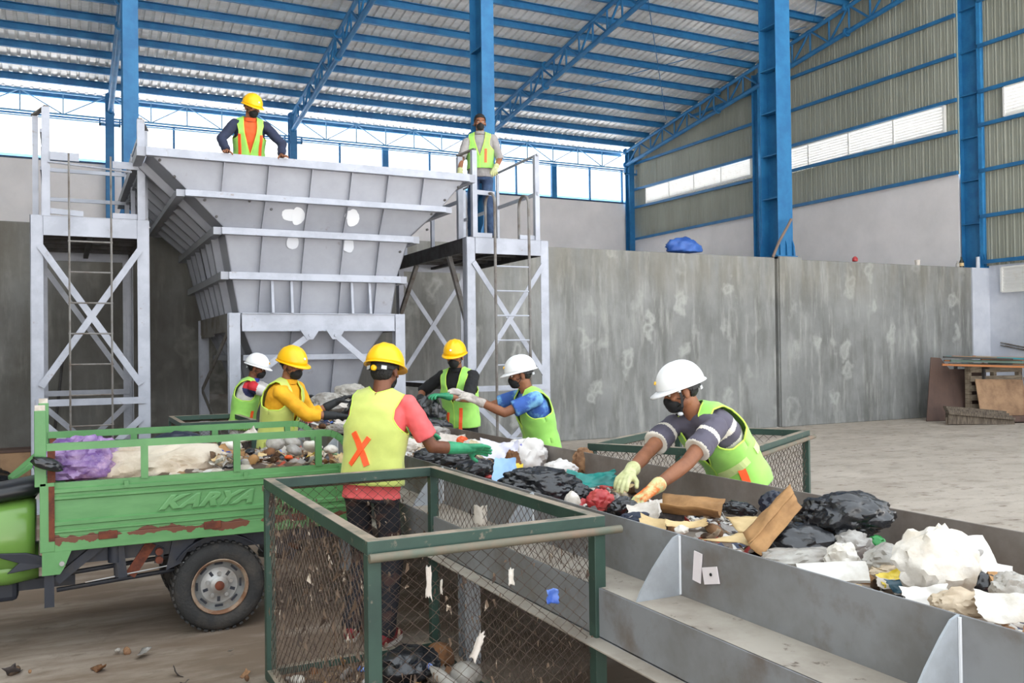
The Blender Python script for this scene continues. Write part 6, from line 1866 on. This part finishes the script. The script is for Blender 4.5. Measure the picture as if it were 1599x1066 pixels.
ITEMS = [
    ('plastic_bag', 'bag', 2.378, 4.388, 0.97, 0.401, 0.172, M_BAGB, 'large black bag lying in the trough left of the teal sheet'),
    ('plastic_bag', 'bag', 3.024, 5.8, 0.96, 0.291, 0.235, M_WPR, 'white bag with blue print standing behind the large black bag'),
    ('plastic_bag', 'bag', 2.913, 5.123, 0.93, 0.212, 0.11, M_WPR, 'white flap of film right of the bag with blue print'),
    ('paper_bundle', 'bag', 2.773, 5.532, 0.93, 0.124, 0.178, M_BRN, 'brown crumpled wrapper between the blue film and the printed white bag'),
    ('palm_frond_bundle', 'bag', 3.22, 5.311, 0.95, 0.151, 0.178, M_LEAF, 'dry brown leaf bundle at the far side plate of the trough'),
    ('film_sheet', 'sheet', 2.747, 4.44, 0.95, 0.261, 0.09, M_TEAL, 'teal plastic sheet beside the man in the striped tee'),
    ('net_bag', 'bag', 2.42, 3.846, 0.95, 0.123, 0.104, M_RED, 'red net bag under the cream glove of the man in the striped tee'),
    ('plastic_bag', 'bag', 2.303, 3.917, 0.95, 0.072, 0.078, M_WFILM, 'small white film twist left of the red net bag'),
    ('film_scrap', 'bag', 2.514, 4.178, 0.93, 0.119, 0.084, M_BAGB, 'black film between the white twist and the teal sheet'),
    ('film_scrap', 'bag', 2.491, 3.744, 0.92, 0.141, 0.09, M_BAGB, 'black film knot under the orange glove'),
    ('paper_scrap', 'sheet', 2.476, 3.542, 0.93, 0.135, 0.104, M_PAPER, 'crumpled white tissue right of the orange glove'),
    ('paper_scrap', 'sheet', 2.609, 3.606, 0.93, 0.082, 0.082, M_PAPER, 'white paper twist beside the long cardboard piece'),
    ('cloth_scrap', 'bag', 2.425, 3.549, 0.9, 0.141, 0.055, M_NVY, 'dark navy sock shaped rag along the near side plate'),
    ('paper_scrap', 'sheet', 2.408, 3.369, 0.91, 0.117, 0.047, M_CARDP, 'pale torn carton piece in front of the white tissue'),
    ('film_scrap', 'bag', 2.531, 3.399, 0.92, 0.102, 0.09, M_DK, 'dark grey rag lump left of the long cardboard piece'),
    ('cardboard_box', 'card', 2.545, 3.24, 0.97, 0.209, 0.087, M_CARD, 'long brown folded carton lying across the trough'),
    ('film_scrap', 'sheet', 2.447, 3.174, 0.93, 0.17, 0.04, M_CARDP, 'flat tan strip in front of the long brown carton'),
    ('paper_scrap', 'bag', 2.389, 3.135, 0.92, 0.061, 0.033, M_WFILM, 'small white film scrap above the near gusset'),
    ('plastic_bag', 'bag', 2.924, 3.377, 0.93, 0.155, 0.068, M_BAGB, 'small black film left of the tilted cardboard flap'),
    ('plastic_bag', 'bag', 2.985, 3.209, 0.98, 0.127, 0.109, M_BAGN, 'dark bluish film tip behind the tilted cardboard flap'),
    ('plastic_bag', 'bag', 2.866, 2.673, 1.02, 0.37, 0.185, M_BAGB, 'biggest black bag heaped against the far side plate'),
    ('plastic_bag', 'bag', 2.585, 2.668, 0.94, 0.28, 0.143, M_BAGB, 'black bag slumped in front of the biggest black bag'),
    ('film_scrap', 'bag', 2.879, 2.525, 0.93, 0.066, 0.051, M_GRNP, 'small green film beside the biggest black bag'),
    ('film_scrap', 'bag', 2.761, 2.539, 0.93, 0.151, 0.101, M_GREYF, 'grey translucent film in front of the biggest black bag'),
    ('film_sheet', 'bag', 2.429, 2.476, 0.93, 0.26, 0.08, M_CLEAR, 'long clear film bag along the near side plate'),
    ('film_sheet', 'bag', 2.464, 2.31, 0.95, 0.114, 0.123, M_WFILM, 'upright twisted white film strip right of the long clear bag'),
    ('foam_tray', 'sheet', 2.289, 2.188, 0.95, 0.214, 0.073, M_FOAM, 'flat white tray corner on the near side plate'),
    ('plastic_bag', 'bag', 2.57, 2.2, 0.96, 0.161, 0.103, M_CLEAR, 'pale clear bag left of the big white sack'),
    ('plastic_bag', 'bag', 2.549, 2.164, 0.93, 0.141, 0.053, M_BEIGE, 'beige film band below the pale clear bag'),
    ('wrapper', 'sheet', 2.459, 2.095, 0.93, 0.094, 0.047, M_YEL, 'yellow and green snack wrapper in front of the big white sack'),
    ('wrapper', 'sheet', 2.459, 2.045, 0.92, 0.105, 0.046, M_DTEAL, 'dark teal wrapper under the yellow wrapper'),
    ('wrapper', 'sheet', 2.472, 2.031, 0.93, 0.038, 0.038, M_GRNP, 'bright green wrapper corner beside the dark teal wrapper'),
    ('paper_scrap', 'sheet', 2.42, 2.086, 0.92, 0.063, 0.038, M_PAPER, 'small torn pale paper left of the yellow wrapper'),
    ('woven_sack', 'bag', 2.484, 1.942, 1.03, 0.237, 0.221, M_SACKW, 'big white sack standing up out of the trough'),
    ('foam_box', 'sheet', 2.68, 1.966, 1.02, 0.132, 0.106, M_FOAM, 'white foam board with oval hole right of the big white sack'),
    ('food_box', 'sheet', 2.676, 1.885, 0.97, 0.108, 0.062, M_FOAM, 'white lidded foam box right of the foam board'),
    ('film_scrap', 'bag', 2.639, 1.892, 0.94, 0.095, 0.074, M_BAGB, 'black film below the foam board'),
    ('cardboard_scrap', 'sheet', 2.673, 1.856, 0.95, 0.07, 0.049, M_CARD, 'brown carton corner below the foam box'),
    ('film_scrap', 'sheet', 2.364, 1.883, 0.93, 0.13, 0.063, M_WPRK, 'white film with dark letters at the near side plate'),
    ('plastic_bag', 'bag', 2.383, 1.783, 0.94, 0.16, 0.076, M_BEIGE, 'beige crumpled bag at the near side plate'),
    ('plastic_bag', 'bag', 2.562, 1.742, 0.97, 0.117, 0.089, M_CLEAR, 'clear dirty bag at the right picture edge'),
    ('film_sheet', 'sheet', 2.418, 1.669, 0.95, 0.148, 0.074, M_WFILM, 'dirty white flap at the lower right picture edge'),
    ('plastic_bag', 'bag', 2.605, 1.946, 0.98, 0.104, 0.117, M_CLEAR, 'crumpled clear film hanging from the big white sack'),
    ('plastic_bag', 'bag', 2.446, 5.404, 0.94, 0.256, 0.111, M_BAGB, 'black film lying under the green gloved arm'),
    ('plastic_bag', 'bag', 2.403, 5.916, 0.96, 0.412, 0.156, M_BAGB, 'black bag in the trough under the forearm of the man in coral'),
    ('film_scrap', 'sheet', 2.306, 4.703, 1, 0.128, 0.203, M_LBLUE, 'pale blue film held by the green glove'),
    ('film_scrap', 'sheet', 2.393, 4.724, 0.98, 0.076, 0.183, M_YEL, 'yellow film hanging beside the pale blue film'),
    ('foam_tray', 'sheet', 2.802, 5.816, 1, 0.269, 0.139, M_WHT2, 'pale lilac film flap standing up behind the green glove'),
    ('paper_scrap', 'sheet', 2.833, 6.761, 0.98, 0.21, 0.116, M_PAPER, 'white carton with red dots left of the pale lilac flap'),
    ('film_scrap', 'bag', 2.889, 6.665, 0.99, 0.094, 0.063, M_OR, 'orange red cap beside the white carton'),
    ('paper_scrap', 'bag', 2.874, 6.429, 0.98, 0.131, 0.071, M_WFILM, 'white film right of the orange red cap'),
    ('straw_bundle', 'sheet', 2.778, 6.051, 0.98, 0.191, 0.124, M_STRAW, 'torn beige straw bundle in the middle of the trough'),
    ('film_scrap', 'bag', 2.667, 6.229, 0.98, 0.175, 0.068, M_BAGB, 'black film in front of the white carton'),
    ('paper_scrap', 'bag', 2.452, 6.708, 0.97, 0.204, 0.102, M_PAPER, 'crumpled white paper right of the coral sleeve'),
    ('film_scrap', 'bag', 2.535, 7.09, 0.98, 0.14, 0.064, M_GRNP, 'green rag at the near side plate behind the man in coral'),
    ('plastic_bag', 'bag', 2.782, 7.158, 1.12, 0.363, 0.473, M_BAGB, 'tall black bag held by the man in the black polo'),
    ('plastic_bag', 'bag', 2.894, 6.973, 1.04, 0.379, 0.184, M_BAGB, 'black bag foot lying below the tall black bag'),
    ('plastic_bag', 'bag', 2.75, 6.764, 1, 0.262, 0.094, M_GREYF, 'grey film at the foot of the tall black bag'),
    ('plastic_bag', 'bag', 2.643, 9.045, 1.3, 0.333, 0.187, M_CLEAR, 'pale dirty film heap at the hopper outlet'),
    ('plastic_bag', 'bag', 2.472, 9.04, 1.2, 0.396, 0.198, M_GREYF, 'grey film heap left of the pale film heap at the hopper outlet'),
    ('plastic_bag', 'bag', 2.697, 9.354, 1.15, 0.316, 0.275, M_BAGB, 'black bag handled by the man in the yellow shirt'),
    ('plastic_bag', 'bag', 2.473, 9.432, 1.1, 0.411, 0.178, M_BAGB, 'flat black bag under the gloves of the man in the yellow shirt'),
    ('paper_scrap', 'sheet', 2.241, 7.819, 1.08, 0.149, 0.08, M_PAPER, 'white carton piece right of the gloves of the man in yellow'),
    ('paper_scrap', 'sheet', 2.452, 8.504, 1.2, 0.125, 0.05, M_PAPER, 'slim white strip above the black gloves'),
    ('film_scrap', 'bag', 2.139, 7.666, 1.05, 0.191, 0.079, M_GREYF, 'grey paper lump in front of the white carton piece')]

CA = R(-26.7)
for i, (n, kind, x, y, z, w, h, m, lb) in enumerate(ITEMS):
    rnd = random.Random(i * 3 + 1)
    cat = n.split('_')[-1]
    if 'tall black bag' in lb: x, y, z, w, h = 3.22, 8.36, 1.06, .40, .46
    if 'foot lying' in lb: x, y, z, w, h = 3.1, 8.0, 1.0, .42, .2
    if 'grey film at the foot' in lb: x, y, z, w, h = 3.0, 7.6, .97, .3, .12
    if 'handled by the man in the yellow' in lb: x, y, z, w, h = 2.55, 8.45, 1.14, .30, .26
    if 'flat black bag under' in lb: x, y, z, w, h = 2.38, 8.0, 1.02, .38, .14
    if kind == 'bag':
        big = w > .2
        mb = bag_mb((x, y, z - h * .12), (w * .52, max(w * .34, .03) if h < w * 1.1 else w * .34, h * .56), 100 + i * 1.7, .44 if 'sack' not in n else .42, (1.25 if w > .24 else 1.7) if 'sack' not in n else 1.3, 5 if w > .3 else 4 if w > .1 else 3, .75,
                    (rnd.uniform(-.1, .1), rnd.uniform(-.12, .12), CA + rnd.uniform(-.15, .15)))
    elif kind == 'card':
        continue
    else:
        foam = 'foam' in lb or 'tray' in lb or 'box' in n
        mb = sheet_mb((x, y, z - h * .1), w * 1.05, h * 1.15, 100 + i, (R(42) + rnd.uniform(-.15, .15), rnd.uniform(-.25, .25), CA + rnd.uniform(-.3, .3)), 16, .003 if foam else w * .07, .0 if foam else w * .12,
                      .012 if foam else .002, .03 if foam else .16, 7 if w > .1 else 16)
    o = tag(mb.build(n, m, smooth=38 if 'foam' not in n else 30), lb, {'bag': 'bag', 'scrap': 'scrap', 'sheet': 'sheet', 'bundle': 'bundle', 'sack': 'sack', 'tray': 'tray', 'box': 'box', 'wrapper': 'wrapper'}.get(cat, cat))
# folded cartons
def folded(pts, th, name, m, label):
    """two boards sharing a crease: a, b = crease, c/d = outer edge of wing 1, e/f = outer edge of wing 2"""
    a, b, c, d, e, f = [Vector(p) for p in pts]
    mb = MB()
    n1 = (b - a).cross(c - b).normalized() * th; n2 = (b - a).cross(e - b).normalized() * th
    def wing(p, q, r_, s_, n, sd):
        N = 10; vs = []
        for j in range(N + 1):
            for i in range(N + 1):
                u, v = i / N, j / N
                k = p.lerp(q, u).lerp(s_.lerp(r_, u), v)
                k = k + n.normalized() * (.012 * nz3((u * 2, v * 2, sd), 1.6, sd) + .01 * math.sin(PI * v))
                if v > .9: k = k + (r_ - q) * (.05 * nz3((u * 5, sd, 0), 1.2, 4))
                vs.append(k)
        top = [v + n for v in vs]
        M_ = N + 1; o = M_ * M_
        fs = [(j * M_ + i, j * M_ + i + 1, (j + 1) * M_ + i + 1, (j + 1) * M_ + i) for j in range(N) for i in range(N)]
        ring = [i for i in range(N)] + [j * M_ + N for j in range(N)] + [N * M_ + N - i for i in range(N)] + [(N - j) * M_ for j in range(N)]
        mb.add(vs + top, fs + [tuple(x + o for x in reversed(f_)) for f_ in fs] + [(ring[k], ring[k] + o, ring[(k + 1) % len(ring)] + o, ring[(k + 1) % len(ring)]) for k in range(len(ring))])
    wing(a, b, c, d, n1, 1); wing(a, b, e, f, n2, 2)
    return tag(mb.build(name, m, smooth='all'), label, 'cardboard')
folded([(2.50, 3.42, .94), (2.66, 3.20, .94), (2.74, 3.26, 1.0), (2.56, 3.50, 1.01), (2.58, 3.12, .99), (2.44, 3.36, 1.0)], .004, 'folded_carton', M_CARD, 'long brown folded carton lying across the trough')
folded([(2.45, 2.84, .95), (2.60, 2.70, .975), (2.56, 2.86, 1.0), (2.50, 2.98, .985), (2.40, 2.70, .935), (2.30, 2.90, .935)], .004, 'carton_sheet', M_CARDP, 'pale tan carton sheet lying in front of the tilted brown flap')
folded([(2.33, 2.64, .95), (2.61, 2.69, 1.12), (2.66, 2.76, 1.14), (2.40, 2.75, .97), (2.62, 2.655, 1.07), (2.35, 2.59, .92)], .004, 'carton_flap', M_CARD, 'brown creased carton flap tilted up beside the black bags')
# added grey oval pad standing in for the hole of the foam board
tag(MB().ellip((2.655, 1.925, 1.02), (.026, .004, .012), 16, 0, (R(-40), R(-30), CA)).build('oval_hole_pad', M_GREYF, smooth='all'), 'small grey oval pad standing in for the hole of the white foam board', 'scrap')
